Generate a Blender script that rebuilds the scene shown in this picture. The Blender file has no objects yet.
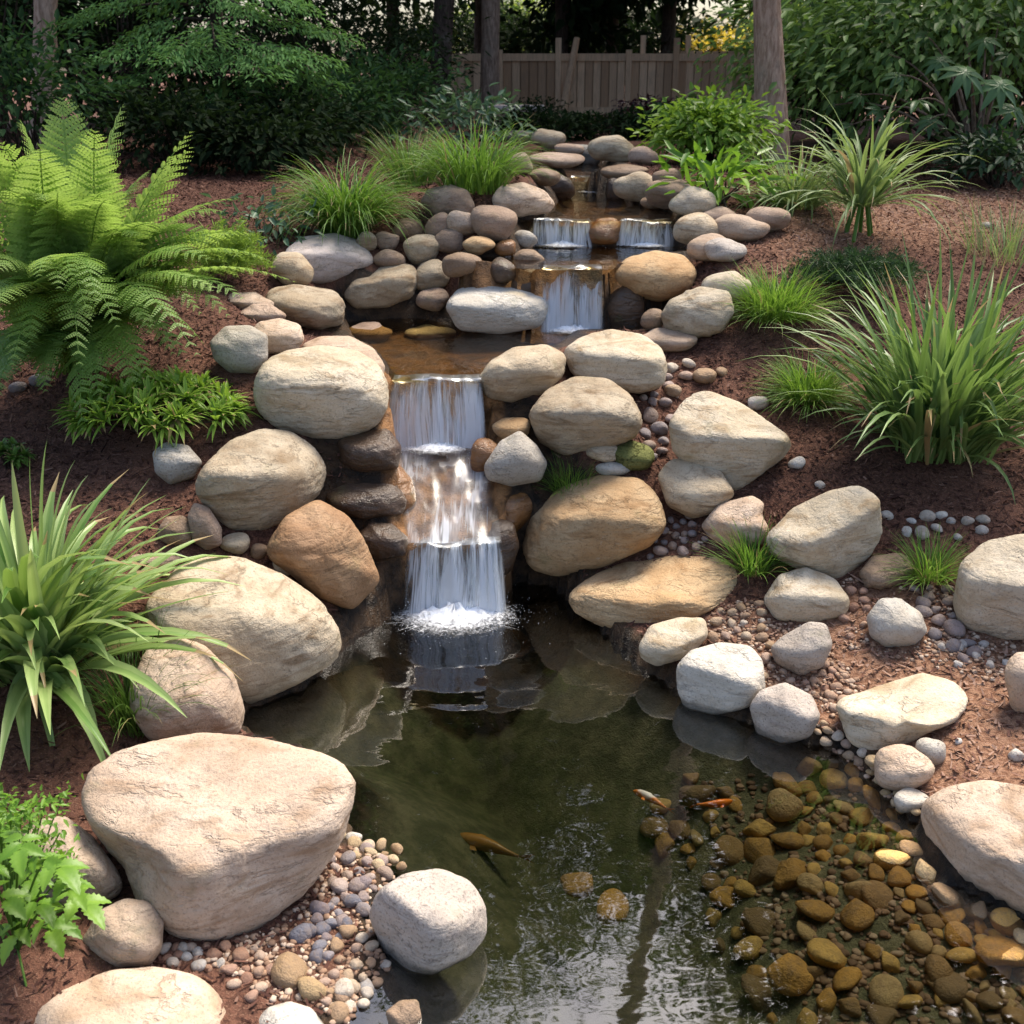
import bpy, bmesh, math, random
import numpy as np
from mathutils import Vector, Matrix

# ------------------------------------------------------------------ camera, world, sun, exposure
scene = bpy.context.scene
COL = scene.collection
CAM_H, PITCH, FPX = 1.9, math.radians(22.0), 1098.0
cam_data = bpy.data.cameras.new("camera")
cam_data.sensor_width = 36.0
cam_data.lens = 36.0 * FPX / 1024.0
cam_data.clip_start = 0.05
cam_data.clip_end = 2000.0
cam = bpy.data.objects.new("camera", cam_data)
COL.objects.link(cam)
cam.location = (0, 0, CAM_H)
cam.rotation_euler = (math.pi / 2 - PITCH, 0, 0)
scene.camera = cam
cam_data.dof.use_dof = True
cam_data.dof.focus_distance = 3.6
cam_data.dof.aperture_fstop = 7.0

SUN_DIR = Vector((0.32, 0.42, 0.86)).normalized()      # towards the sun
SUN_EL = math.asin(SUN_DIR.z)
SUN_AZ = math.atan2(SUN_DIR.x, SUN_DIR.y)
world = bpy.data.worlds.new("World")
scene.world = world
world.use_nodes = True
wn = world.node_tree
wn.nodes.clear()
sky = wn.nodes.new("ShaderNodeTexSky")
sky.sky_type = 'NISHITA'
sky.sun_disc = False
sky.sun_elevation = SUN_EL
sky.sun_rotation = SUN_AZ
sky.air_density = 1.0
sky.dust_density = 3.5
sky.ozone_density = 1.0
bg = wn.nodes.new("ShaderNodeBackground")
bg.inputs[1].default_value = 0.14
wo = wn.nodes.new("ShaderNodeOutputWorld")
wn.links.new(sky.outputs[0], bg.inputs[0])
wn.links.new(bg.outputs[0], wo.inputs[0])

sun_data = bpy.data.lights.new("sun", 'SUN')
sun_data.energy = 3.8
sun_data.angle = math.radians(24.0)
sun_data.color = (1.0, 0.91, 0.78)
sun = bpy.data.objects.new("sun", sun_data)
COL.objects.link(sun)
sun.rotation_euler = SUN_DIR.to_track_quat('Z', 'Y').to_euler()

scene.view_settings.view_transform = 'Standard'
scene.view_settings.look = 'None'
scene.view_settings.exposure = 0.95
scene.view_settings.gamma = 1.0
scene.cycles.use_denoising = True
scene.cycles.max_bounces = 8
scene.cycles.transparent_max_bounces = 24
scene.cycles.diffuse_bounces = 3
scene.cycles.sample_clamp_indirect = 6.0

rng = np.random.default_rng(7)
random.seed(7)

# ------------------------------------------------------------------ pixel helpers
FWD = np.array([0, math.cos(PITCH), -math.sin(PITCH)])
UPV = np.array([0, math.sin(PITCH), math.cos(PITCH)])
RGT = np.array([1.0, 0, 0])
CAMP = np.array([0, 0, CAM_H])
def ray(u, v):
    return FWD + RGT * ((u - 512.0) / FPX) - UPV * ((v - 512.0) / FPX)
def at_z(u, v, z):
    d = ray(u, v)
    return CAMP + d * ((z - CAM_H) / d[2])
def at_y(u, v, y):
    d = ray(u, v)
    return CAMP + d * (y / d[1])
def to_px(P):
    Q = np.asarray(P) - CAMP
    dep = Q @ FWD
    return 512 + FPX * (Q @ RGT) / dep, 512 - FPX * (Q @ UPV) / dep, dep

# ------------------------------------------------------------------ numpy noise
def _hash(i, j, k, s):
    h = (i * 374761393 + j * 668265263 + k * 1274126177 + s * 974711) & 0xFFFFFFFF
    h = ((h ^ (h >> 13)) * 1103515245) & 0xFFFFFFFF
    h = h ^ (h >> 16)
    return (h & 0xFFFF) / 32767.5 - 1.0
def vnoise(P, seed=0):
    P = np.asarray(P, float)
    F = np.floor(P).astype(np.int64)
    f = P - F
    f = f * f * (3 - 2 * f)
    out = 0
    for a in (0, 1):
        for b in (0, 1):
            for c in (0, 1):
                w = (f[:, 0] if a else 1 - f[:, 0]) * (f[:, 1] if b else 1 - f[:, 1]) * (f[:, 2] if c else 1 - f[:, 2])
                out = out + w * _hash(F[:, 0] + a, F[:, 1] + b, F[:, 2] + c, seed)
    return out
def fbm(P, seed=0, oct=3, gain=0.5):
    s, a, t = 0, 1.0, 0
    P = np.asarray(P, float)
    for o in range(oct):
        s = s + a * vnoise(P * (2.03 ** o) + 17.3 * o, seed + o)
        t += a
        a *= gain
    return s / t

# ------------------------------------------------------------------ mesh building
class MB:
    def __init__(self):
        self.v, self.f, self.r, self.n = [], [], [], 0
    def add(self, verts, faces, rnd=0.5):
        verts = np.asarray(verts, float).reshape(-1, 3)
        faces = np.asarray(faces, np.int64)
        self.v.append(verts)
        self.f.append(faces + self.n)
        self.r.append(np.broadcast_to(np.asarray(rnd, float), (len(faces),)).copy())
        self.n += len(verts)
    def mesh(self, name, origin=(0, 0, 0), smooth=True):
        V = np.concatenate(self.v) - np.asarray(origin, float)
        me = bpy.data.meshes.new(name)
        me.vertices.add(len(V))
        me.vertices.foreach_set("co", V.ravel())
        tot = np.concatenate([np.full(len(f), f.shape[1]) for f in self.f])
        idx = np.concatenate([f.ravel() for f in self.f])
        me.loops.add(len(idx))
        me.loops.foreach_set("vertex_index", idx.astype(np.int32))
        me.polygons.add(len(tot))
        st = np.concatenate([[0], np.cumsum(tot)[:-1]])
        me.polygons.foreach_set("loop_start", st.astype(np.int32))
        me.polygons.foreach_set("use_smooth", np.full(len(tot), smooth))
        me.update(calc_edges=True)
        a = me.attributes.new("rnd", 'FLOAT', 'FACE')
        a.data.foreach_set("value", np.concatenate(self.r).astype(np.float32))
        me.validate()
        return me
def link(name, me, mat, loc=(0, 0, 0), parent=None):
    o = bpy.data.objects.new(name, me)
    COL.objects.link(o)
    if mat is not None:
        me.materials.append(mat)
    if parent is not None:
        o.parent = parent
        o.location = Vector(loc) - parent.location
    else:
        o.location = loc
    return o
def empty(name, loc):
    o = bpy.data.objects.new(name, None)
    o.empty_display_size = 0.1
    COL.objects.link(o)
    o.location = loc
    return o
def tag(o, label=None, cat=None, group=None, kind=None):
    if label: o["label"] = label
    if cat: o["category"] = cat
    if group: o["group"] = group
    if kind: o["kind"] = kind
    return o

def ico(sub):
    bm = bmesh.new()
    bmesh.ops.create_icosphere(bm, subdivisions=sub, radius=1.0)
    V = np.array([v.co[:] for v in bm.verts])
    F = np.array([[v.index for v in f.verts] for f in bm.faces])
    bm.free()
    return V / np.linalg.norm(V, axis=1)[:, None], F
ICO = {s: ico(s) for s in (1, 2, 3, 4, 5, 6)}

def tube_verts(P, R, seg=8):
    """rings around a polyline"""
    P = np.asarray(P, float)
    n = len(P)
    T = np.gradient(P, axis=0)
    T /= np.linalg.norm(T, axis=1)[:, None] + 1e-9
    ref = np.array([0.31, 0.95, 0.1])
    A = np.cross(T, ref)
    A /= np.linalg.norm(A, axis=1)[:, None] + 1e-9
    B = np.cross(T, A)
    th = np.linspace(0, 2 * math.pi, seg, endpoint=False)
    R = np.broadcast_to(np.asarray(R, float), (n,))
    V = P[:, None] + R[:, None, None] * (A[:, None] * np.cos(th)[None, :, None] + B[:, None] * np.sin(th)[None, :, None])
    F = []
    for i in range(n - 1):
        for j in range(seg):
            k = (j + 1) % seg
            F.append((i * seg + j, i * seg + k, (i + 1) * seg + k, (i + 1) * seg + j))
    return V.reshape(-1, 3), np.array(F)

# ------------------------------------------------------------------ material helpers
def new_mat(name):
    m = bpy.data.materials.new(name)
    m.use_nodes = True
    nt = m.node_tree
    nt.nodes.clear()
    return m, nt
class N:
    """tiny node helper"""
    def __init__(self, nt): self.nt = nt
    def __call__(self, typ, ins=None, **props):
        n = self.nt.nodes.new(typ)
        for k, v in props.items(): setattr(n, k, v)
        for k, v in (ins or {}).items():
            s = n.inputs[k]
            if isinstance(v, bpy.types.NodeSocket): self.nt.links.new(v, s)
            else: s.default_value = v
        return n
    def mix(self, fac, a, b, blend='MIX'):
        n = self.nt.nodes.new("ShaderNodeMix")
        n.data_type = 'RGBA'; n.blend_type = blend; n.clamp_factor = True
        for s, v in ((n.inputs[0], fac), (n.inputs[6], a), (n.inputs[7], b)):
            if isinstance(v, bpy.types.NodeSocket): self.nt.links.new(v, s)
            else: s.default_value = v if not isinstance(v, tuple) else (v + (1,) if len(v) == 3 else v)
        return n.outputs[2]
    def math(self, op, a, b=0.0, clamp=False):
        n = self.nt.nodes.new("ShaderNodeMath"); n.operation = op; n.use_clamp = clamp
        for s, v in ((n.inputs[0], a), (n.inputs[1], b)):
            if isinstance(v, bpy.types.NodeSocket): self.nt.links.new(v, s)
            else: s.default_value = v
        return n.outputs[0]
    def ramp(self, fac, lo, hi):
        n = self.nt.nodes.new("ShaderNodeMapRange"); n.interpolation_type = 'SMOOTHSTEP'
        self.nt.links.new(fac, n.inputs[0])
        n.inputs[1].default_value = lo; n.inputs[2].default_value = hi
        return n.outputs[0]
    def noise(self, vec, scale, detail=4.0, rough=0.55, dist=0.0):
        n = self("ShaderNodeTexNoise", {"Scale": scale, "Detail": detail, "Roughness": rough, "Distortion": dist})
        if vec is not None: self.nt.links.new(vec, n.inputs["Vector"])
        return n.outputs[0]
    def out(self, shader, volume=None):
        o = self.nt.nodes.new("ShaderNodeOutputMaterial")
        if shader is not None: self.nt.links.new(shader, o.inputs[0])
        if volume is not None: self.nt.links.new(volume, o.inputs[1])

def c3(c): return tuple(c) + (1.0,)

def rock_mat(name, base, stain, pale=None, rough=0.85, scale=1.0, stain_amt=0.5, speck=0.5, bump=0.6, spec=0.25, moss=.35):
    """weathered stone: mottled base, brown mineral stains in blotches and veins, fine dark speckle, pitted bump"""
    m, nt = new_mat(name); n = N(nt)
    tc = n("ShaderNodeTexCoord"); oi = n("ShaderNodeObjectInfo")
    off = n("ShaderNodeVectorMath", {0: oi.outputs["Random"], 1: (37.0, 91.0, 53.0)}, operation='MULTIPLY')
    vec = n("ShaderNodeVectorMath", {0: tc.outputs["Object"], 1: off.outputs[0]}, operation='ADD').outputs[0]
    big = n.noise(vec, 5.0 * scale, 5, 0.6, 0.4)
    mp = n("ShaderNodeMapping", {"Vector": vec, "Rotation": (0.25, 0.35, 0.2), "Scale": (1.0, 1.4, 5.0)}).outputs[0]
    strata = n.noise(mp, 5.0 * scale, 5, 0.6, 0.8)
    med = n.noise(vec, 22.0 * scale, 6, 0.65)
    fine = n.noise(vec, 130.0 * scale, 3, 0.7)
    pale = pale or tuple(min(1, c * 1.25) for c in base)
    col = n.mix(n.ramp(big, 0.35, 0.68), c3(base), c3(pale))
    col = n.mix(n.math('MULTIPLY', n.ramp(strata, 0.48, 0.72), stain_amt), col, c3(stain))
    col = n.mix(n.math('MULTIPLY', n.ramp(med, 0.52, 0.75), 0.45 * stain_amt), col, c3(tuple(c * 0.75 for c in stain)))
    dk = n.math('MULTIPLY', n.ramp(fine, 0.52, 0.68), speck)
    col = n.mix(dk, col, c3(tuple(c * 0.42 for c in base)))
    lt = n.math('MULTIPLY', n.ramp(fine, 0.48, 0.30), 0.0)
    cr = n.math('ABSOLUTE', n.math('SUBTRACT', n.noise(mp, 3.2 * scale, 6, .6, .35), .5))
    crack = n.math('MULTIPLY', n.math('SUBTRACT', 1.0, n.ramp(cr, .0, .016)), n.ramp(big, .42, .6))
    col = n.mix(n.math('MULTIPLY', crack, .30), col, c3(tuple(c * .35 for c in stain)))
    lich = n.math('MULTIPLY', n.ramp(n.noise(vec, 48 * scale, 2, .5), .66, .72), n.ramp(n.noise(vec, 4 * scale, 3, .6), .5, .65))
    col = n.mix(n.math('MULTIPLY', lich, .5 * speck), col, c3((.50, .50, .43)))
    mos = n.math('MULTIPLY', n.ramp(n.noise(vec, 7.0 * scale, 6, .7), .56, .74), moss)
    col = n.mix(mos, col, c3((.14, .14, .06)))
    hsv = n("ShaderNodeHueSaturation", {"Color": col, "Value": n.math('ADD', n.math('MULTIPLY', oi.outputs["Random"], 0.30), 0.85),
            "Saturation": 1.0, "Fac": 1.0})
    h = n.math('ADD', n.math('MULTIPLY', med, 0.6), n.math('ADD', n.math('MULTIPLY', fine, 0.35), n.math('SUBTRACT', n.math('MULTIPLY', strata, .8), n.math('MULTIPLY', crack, .45))))
    b = n("ShaderNodeBump", {"Height": h, "Strength": bump, "Distance": 0.02})
    geo = n("ShaderNodeNewGeometry"); sx = n("ShaderNodeSeparateXYZ", {0: geo.outputs["Position"]})
    wl = n.math('SUBTRACT', 1.0, n.ramp(n.math('ADD', sx.outputs[2], n.math('MULTIPLY', n.math('SUBTRACT', med, .5), .05)), .012, .042))   # stones are wet at the pond's waterline
    fin = n.mix(n.math('MULTIPLY', wl, .62), hsv.outputs[0], c3((.045, .04, .03)))
    p = n("ShaderNodeBsdfPrincipled", {"Base Color": fin, "Roughness": n.math('SUBTRACT', rough, n.math('MULTIPLY', wl, .45), True), "Normal": b.outputs[0], "Specular IOR Level": spec})
    n.out(p.outputs[0])
    return m

ROCK = {
 'tan':    rock_mat("stone_tan", (.39,.305,.205), (.22,.145,.08), (.50,.42,.31), stain_amt=.9),
 'pale':   rock_mat("stone_pale", (.42,.35,.255), (.26,.185,.105), (.51,.445,.35), stain_amt=.6),
 'cream':  rock_mat("stone_cream", (.44,.365,.26), (.28,.19,.10), (.54,.47,.365), stain_amt=.8),
 'white':  rock_mat("stone_white", (.50,.455,.385), (.34,.27,.19), (.59,.55,.485), stain_amt=.4),
 'orange': rock_mat("stone_orange", (.40,.255,.13), (.24,.13,.055), (.47,.34,.20), stain_amt=.75),
 'grey':   rock_mat("stone_grey", (.34,.305,.255), (.21,.17,.125), (.45,.415,.365), stain_amt=.4, speck=.7),
 'lilac':  rock_mat("stone_lilac", (.47,.40,.355), (.31,.24,.19), (.55,.48,.44), stain_amt=.4),
 'pink':   rock_mat("stone_pink", (.45,.335,.245), (.31,.20,.12), (.54,.425,.33), stain_amt=.75),
 'granite':rock_mat("stone_granite", (.39,.335,.285), (.26,.21,.18), (.47,.415,.365), stain_amt=.5, speck=.8),
 'brown':  rock_mat("stone_brown", (.23,.155,.10), (.13,.08,.045), (.31,.22,.15), stain_amt=.5, rough=.6),
 'rose':   rock_mat("stone_rose", (.30,.21,.15), (.17,.105,.065), (.40,.30,.23), stain_amt=.5),
 'wet':    rock_mat("stone_wet", (.050,.029,.017), (.12,.055,.02), (.085,.055,.036), stain_amt=.6, rough=.30, spec=.5, speck=.3),
 'wetorange': rock_mat("stone_wet_orange", (.19,.085,.028), (.07,.032,.014), (.25,.12,.045), stain_amt=.7, rough=.25, spec=.6, speck=.3),
 'amber':  rock_mat("stone_amber", (.44,.30,.11), (.30,.19,.07), (.55,.40,.18), stain_amt=.4, speck=.2),
 'rust':   rock_mat("stone_rust", (.27,.155,.08), (.14,.07,.03), (.36,.23,.13), stain_amt=.7, rough=.55),
 'moss':   rock_mat("stone_moss", (.12,.135,.04), (.08,.08,.03), (.20,.21,.08), stain_amt=.4, rough=1.0, speck=.7, bump=1.0, spec=.05),
 'slate':  rock_mat("stone_slate", (.10,.09,.08), (.06,.05,.04), (.16,.145,.13), stain_amt=.4),
}
def pebble_mat(name, stops):
    """small stones whose colour varies from stone to stone"""
    m, nt = new_mat(name); n = N(nt)
    oi = n("ShaderNodeObjectInfo"); tc = n("ShaderNodeTexCoord")
    r = n("ShaderNodeValToRGB", {"Fac": oi.outputs["Random"]})
    r.color_ramp.interpolation = 'CONSTANT'
    el = r.color_ramp.elements
    while len(el) < len(stops): el.new(0.5)
    for i, c in enumerate(stops):
        el[i].position = i / len(stops); el[i].color = c3(c)
    off = n("ShaderNodeVectorMath", {0: oi.outputs["Random"], 1: (131.0, 57.0, 77.0)}, operation='MULTIPLY')
    vec = n("ShaderNodeVectorMath", {0: tc.outputs["Object"], 1: off.outputs[0]}, operation='ADD').outputs[0]
    nz = n.noise(vec, 1.6, 5, .65)
    fn = n.noise(vec, 9.0, 3, .6)
    col = n.mix(n.ramp(nz, .42, .72), r.outputs[0], n.mix(0.55, r.outputs[0], (.22,.15,.10)))
    col = n.mix(n.math('MULTIPLY', n.ramp(fn, .5, .72), .35), col, (.12,.10,.09))
    b = n("ShaderNodeBump", {"Height": n.math('ADD', nz, n.math('MULTIPLY', fn, .4)), "Strength": .35, "Distance": .25})
    p = n("ShaderNodeBsdfPrincipled", {"Base Color": col, "Roughness": .7, "Normal": b.outputs[0], "Specular IOR Level": .3})
    n.out(p.outputs[0])
    return m
PEB_WARM = pebble_mat("pebble_warm", [(.40,.29,.19), (.33,.22,.13), (.46,.36,.26), (.38,.27,.21), (.52,.45,.37), (.30,.20,.13)])
PEB_MAUVE = pebble_mat("pebble_mauve", [(.25,.20,.19), (.32,.25,.23), (.21,.185,.19), (.36,.29,.26), (.28,.21,.17)])
PEB_BLUE = pebble_mat("pebble_blue", [(.17,.17,.20), (.20,.165,.175), (.13,.13,.16), (.24,.22,.24)])
PEB_OCHRE = pebble_mat("pebble_ochre", [(.36,.25,.13), (.42,.31,.18), (.30,.20,.11), (.45,.35,.22)])
PEB_RED = pebble_mat("pebble_red", [(.33,.185,.12), (.40,.26,.18), (.28,.15,.10), (.45,.33,.25), (.36,.22,.16)])
PEB_WHITE = pebble_mat("pebble_white", [(.50,.46,.41), (.56,.53,.49), (.44,.38,.32), (.42,.39,.36)])
PEB_AMBER = pebble_mat("pebble_amber", [(.60,.33,.09), (.46,.26,.08), (.66,.42,.14), (.36,.22,.10), (.52,.36,.18), (.26,.17,.09)])

def leaf_mat(name, dark, light, trans=0.35, rough=0.45, spec=0.3, streak=False):
    m, nt = new_mat(name); n = N(nt)
    at = n("ShaderNodeAttribute", attribute_name="rnd")
    tc = n("ShaderNodeTexCoord")
    nz = n.noise(tc.outputs["Object"], 2.2, 3, .6)
    f = n.math('ADD', n.math('MULTIPLY', at.outputs["Fac"], .7), n.math('MULTIPLY', n.math('SUBTRACT', nz, .5), 1.0), clamp=True)
    col = n.mix(f, c3(dark), c3(light))
    col = n.mix(n.ramp(at.outputs["Fac"], 1.38, 1.6), col, (.34,.25,.12))          # dry tips and dead blades
    p = n("ShaderNodeBsdfPrincipled", {"Base Color": col, "Roughness": rough, "Specular IOR Level": spec})
    tcol = n.mix(n.math('SUBTRACT', .4, n.math('MULTIPLY', n.ramp(at.outputs["Fac"], 1.38, 1.6), .35)), col, c3((light[0]*1.1, light[1]*1.15, light[2]*.5)))
    t = n("ShaderNodeBsdfTranslucent", {"Color": tcol})
    mx = n("ShaderNodeMixShader", {0: trans, 1: p.outputs[0], 2: t.outputs[0]})
    n.out(mx.outputs[0])
    return m
LEAF = {
 'fern':   leaf_mat("leaf_fern", (.14,.27,.05), (.43,.57,.17), .45),
 'fernshade': leaf_mat("leaf_fern_shade_tint", (.12,.24,.045), (.40,.56,.17), .48),  # lower fronds: their shade is put into the leaf colour
 'feather':leaf_mat("leaf_feather", (.12,.23,.03), (.36,.50,.10), .45),
 'lime':   leaf_mat("leaf_lime", (.10,.21,.025), (.30,.45,.07), .4),
 'grass':  leaf_mat("leaf_grass", (.05,.14,.02), (.20,.34,.06), .4),
 'grass2': leaf_mat("leaf_grass_bright", (.07,.175,.022), (.26,.41,.07), .4),
 'grassdk':leaf_mat("leaf_grass_dark", (.05,.11,.02), (.17,.30,.06), .35),
 'iris':   leaf_mat("leaf_iris", (.07,.145,.035), (.26,.38,.13), .3, .4, .4),
 'varieg': leaf_mat("leaf_variegated", (.09,.20,.035), (.43,.54,.21), .3, .4, .4),
 'spider': leaf_mat("leaf_spider", (.10,.18,.05), (.35,.44,.20), .35),
 'broad':  leaf_mat("leaf_broad", (.08,.20,.02), (.26,.44,.06), .4, .4, .35),
 'hosta':  leaf_mat("leaf_hosta", (.10,.20,.02), (.30,.46,.08), .4),
 'bluehosta': leaf_mat("leaf_blue_hosta", (.04,.09,.045), (.12,.21,.12), .3),
 'dark':   leaf_mat("leaf_dark_shade", (.005,.011,.005), (.022,.042,.016), .25, .7, .05),  # dark foliage; the background's shade is also put into this near black
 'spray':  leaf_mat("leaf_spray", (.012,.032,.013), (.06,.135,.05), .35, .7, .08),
 'spraylit': leaf_mat("leaf_spray_lit", (.04,.095,.032), (.19,.37,.12), .4, .7, .08),  # lit look of the layered sprays put into a lighter green
 'laurel': leaf_mat("leaf_laurel", (.045,.095,.025), (.23,.37,.11), .4, .5, .2),
 'palm':   leaf_mat("leaf_palmate", (.035,.085,.025), (.14,.26,.09), .3, .35, .4),
 'cover':  leaf_mat("leaf_ground_cover", (.018,.045,.018), (.06,.12,.045), .3),
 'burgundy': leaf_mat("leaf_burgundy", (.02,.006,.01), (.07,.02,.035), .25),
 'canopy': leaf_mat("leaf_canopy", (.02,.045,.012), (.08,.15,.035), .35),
 'yellow': leaf_mat("leaf_yellow", (.30,.24,.03), (.75,.58,.10), .45),
 'brightback': leaf_mat("leaf_bright_far", (.16,.24,.05), (.48,.55,.16), .45),
}
def bark_mat(name, a, b):
    m, nt = new_mat(name); n = N(nt)
    tc = n("ShaderNodeTexCoord")
    mp = n("ShaderNodeMapping", {"Vector": tc.outputs["Object"], "Scale": (1, 1, .22)}).outputs[0]
    nz = n.noise(mp, 38, 6, .65, .5); n2 = n.noise(tc.outputs["Object"], 5, 4, .6); n3 = n.noise(tc.outputs["Object"], 120, 2, .6)
    col = n.mix(n.ramp(nz, .35, .68), c3(a), c3(b))
    col = n.mix(n.math('MULTIPLY', n.ramp(n2, .5, .7), .4), col, (.16,.15,.12))
    bp = n("ShaderNodeBump", {"Height": n.math('ADD', nz, n.math('MULTIPLY', n3, .3)), "Strength": .8, "Distance": .02})
    p = n("ShaderNodeBsdfPrincipled", {"Base Color": col, "Roughness": .9, "Normal": bp.outputs[0], "Specular IOR Level": .15})
    n.out(p.outputs[0]); return m
BARK = bark_mat("bark_brown", (.13,.09,.065), (.30,.22,.17))
BARK_PINK = bark_mat("bark_grey_pink", (.25,.16,.11), (.49,.35,.265))
BARK_DARK = bark_mat("bark_dark", (.03,.022,.017), (.085,.062,.05))

# ------------------------------------------------------------------ terrain
def poly_world(pts, z):
    return np.array([at_z(u, v, z)[:2] for u, v in pts])
L2, L3, L4, L5, L6 = 0.736, 1.026, 1.157, 1.249, 1.275
CH0, CH1 = 0.262, 0.476
POND = poly_world([(395,612),(342,650),(300,690),(245,708),(240,735),(300,745),(357,780),(345,840),(388,872),(372,920),(385,962),(348,1000),
                   (335,1040),(320,1150),(1250,1150),(1180,960),(1024,915),(940,878),(915,820),(890,795),(845,752),(800,742),
                   (755,722),(700,706),(640,662),(600,628),(555,585),(515,580),(500,600)], 0.0)
CHUTE = np.concatenate([poly_world([(403,545),(503,545)], CH0), poly_world([(490,447),(388,447)], CH1) + np.array([0, .09])])
POOL2 = poly_world([(390,381),(480,381),(492,368),(560,345),(575,332),(650,331),(648,312),(600,310),(545,314),(440,322),(420,318),(395,318),(345,322),(352,340),(372,352),(386,366)], L2)
POOL3 = poly_world([(540,269),(605,269),(640,262),(690,250),(680,246),(535,246),(515,256),(480,257),(478,263),(520,268)], L3)
HOLLOW = None
POOL4 = poly_world([(530,221),(680,221),(672,212),(640,205),(612,194),(565,192),(556,202),(545,214)], L4)
POOL5 = poly_world([(568,178),(612,178),(612,169),(592,162),(535,164),(545,172)], L5)
POOLS = [(POND, 0.0, None), (POOL2, L2, .06), (POOL3, L3, .06), (POOL4, L4, .05), (POOL5, L5, .05)]
def sdist(X, Y, poly):
    """signed distance, negative inside"""
    d = np.full(X.shape, 1e9); ins = np.zeros(X.shape, bool)
    n = len(poly)
    for i in range(n):
        x0, y0 = poly[i]; x1, y1 = poly[(i + 1) % n]
        dx, dy = x1 - x0, y1 - y0
        t = np.clip(((X - x0) * dx + (Y - y0) * dy) / (dx * dx + dy * dy + 1e-12), 0, 1)
        d = np.minimum(d, np.hypot(X - x0 - t * dx, Y - y0 - t * dy))
        c = ((y0 > Y) != (y1 > Y)) & (X < (x1 - x0) * (Y - y0) / (y1 - y0 + 1e-12) + x0)
        ins ^= c
    return np.where(ins, -d, d)

ctrl = [(u, v, z) for u, v, z in [
 # shore
 (342,655,.03),(245,715,.04),(357,790,.03),(388,880,.02),(372,940,.02),(345,1010,.02),(200,1000,.03),(60,1010,.05),
 (1024,920,.03),(940,875,.03),(900,795,.03),(845,755,.03),(755,722,.03),(690,700,.03),(640,660,.05),(600,630,.04),(550,580,.12),
 (390,600,.12),
 # right bank
 (1000,760,.10),(1060,640,.21),(900,560,.30),(820,590,.22),(740,620,.14),(670,540,.24),(600,520,.25),(720,660,.08),(800,470,.47),(1040,450,.50),
 (900,400,.58),(760,380,.66),(640,440,.50),(560,470,.42),(530,520,.30),(680,345,.74),(1040,330,.74),(820,300,.90),(1050,220,1.03),(720,262,1.03),(880,200,1.13),
 (1060,190,1.13),(705,190,1.25),(770,165,1.24),(600,400,.70),(650,303,.80),
 # left bank
 (130,980,.04),(40,800,.14),(60,700,.22),(130,560,.37),(-20,450,.55),(150,430,.62),(100,380,.72),(240,400,.72),(270,480,.50),(300,560,.28),(210,300,.97),(250,210,1.12),(150,210,1.14),
 (-30,200,1.17),(330,262,1.02),(290,330,.80),(400,225,1.13),(440,300,.82),(490,312,.76),(620,318,.74),(500,240,1.10),(450,180,1.24),(520,160,1.28),(400,345,.77),(360,470,.50),(350,540,.25),
 ]]
W = [tuple(at_z(u, v, z)[:2]) + (z,) for u, v, z in ctrl]
for x in (-9, -5, -2, 0, 2.5, 5, 9):
    for y, z in ((11, 1.26), (16, 1.15), (25, .95)):
        W.append((x, y, z))
for x, y, z in ((-6,6,1.1),(-6,3,.6),(-4,1.5,.2),(7,6,1.0),(6,3,.4),(5,1.5,.1),(-3,0,.05),(4,0,.02),(0,0,.02)):
    W.append((x, y, z))
W = np.array(W)
def _U(r2): return np.where(r2 > 1e-12, r2 * np.log(r2 + 1e-12), 0)
def _tps():
    n = len(W)
    d2 = ((W[:, None, :2] - W[None, :, :2]) ** 2).sum(-1)
    K = _U(d2) + np.eye(n) * 0.02
    Pm = np.c_[np.ones(n), W[:, :2]]
    A = np.zeros((n + 3, n + 3)); A[:n, :n] = K; A[:n, n:] = Pm; A[n:, :n] = Pm.T
    return np.linalg.solve(A, np.r_[W[:, 2], 0, 0, 0])
TPSW = _tps()
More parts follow.
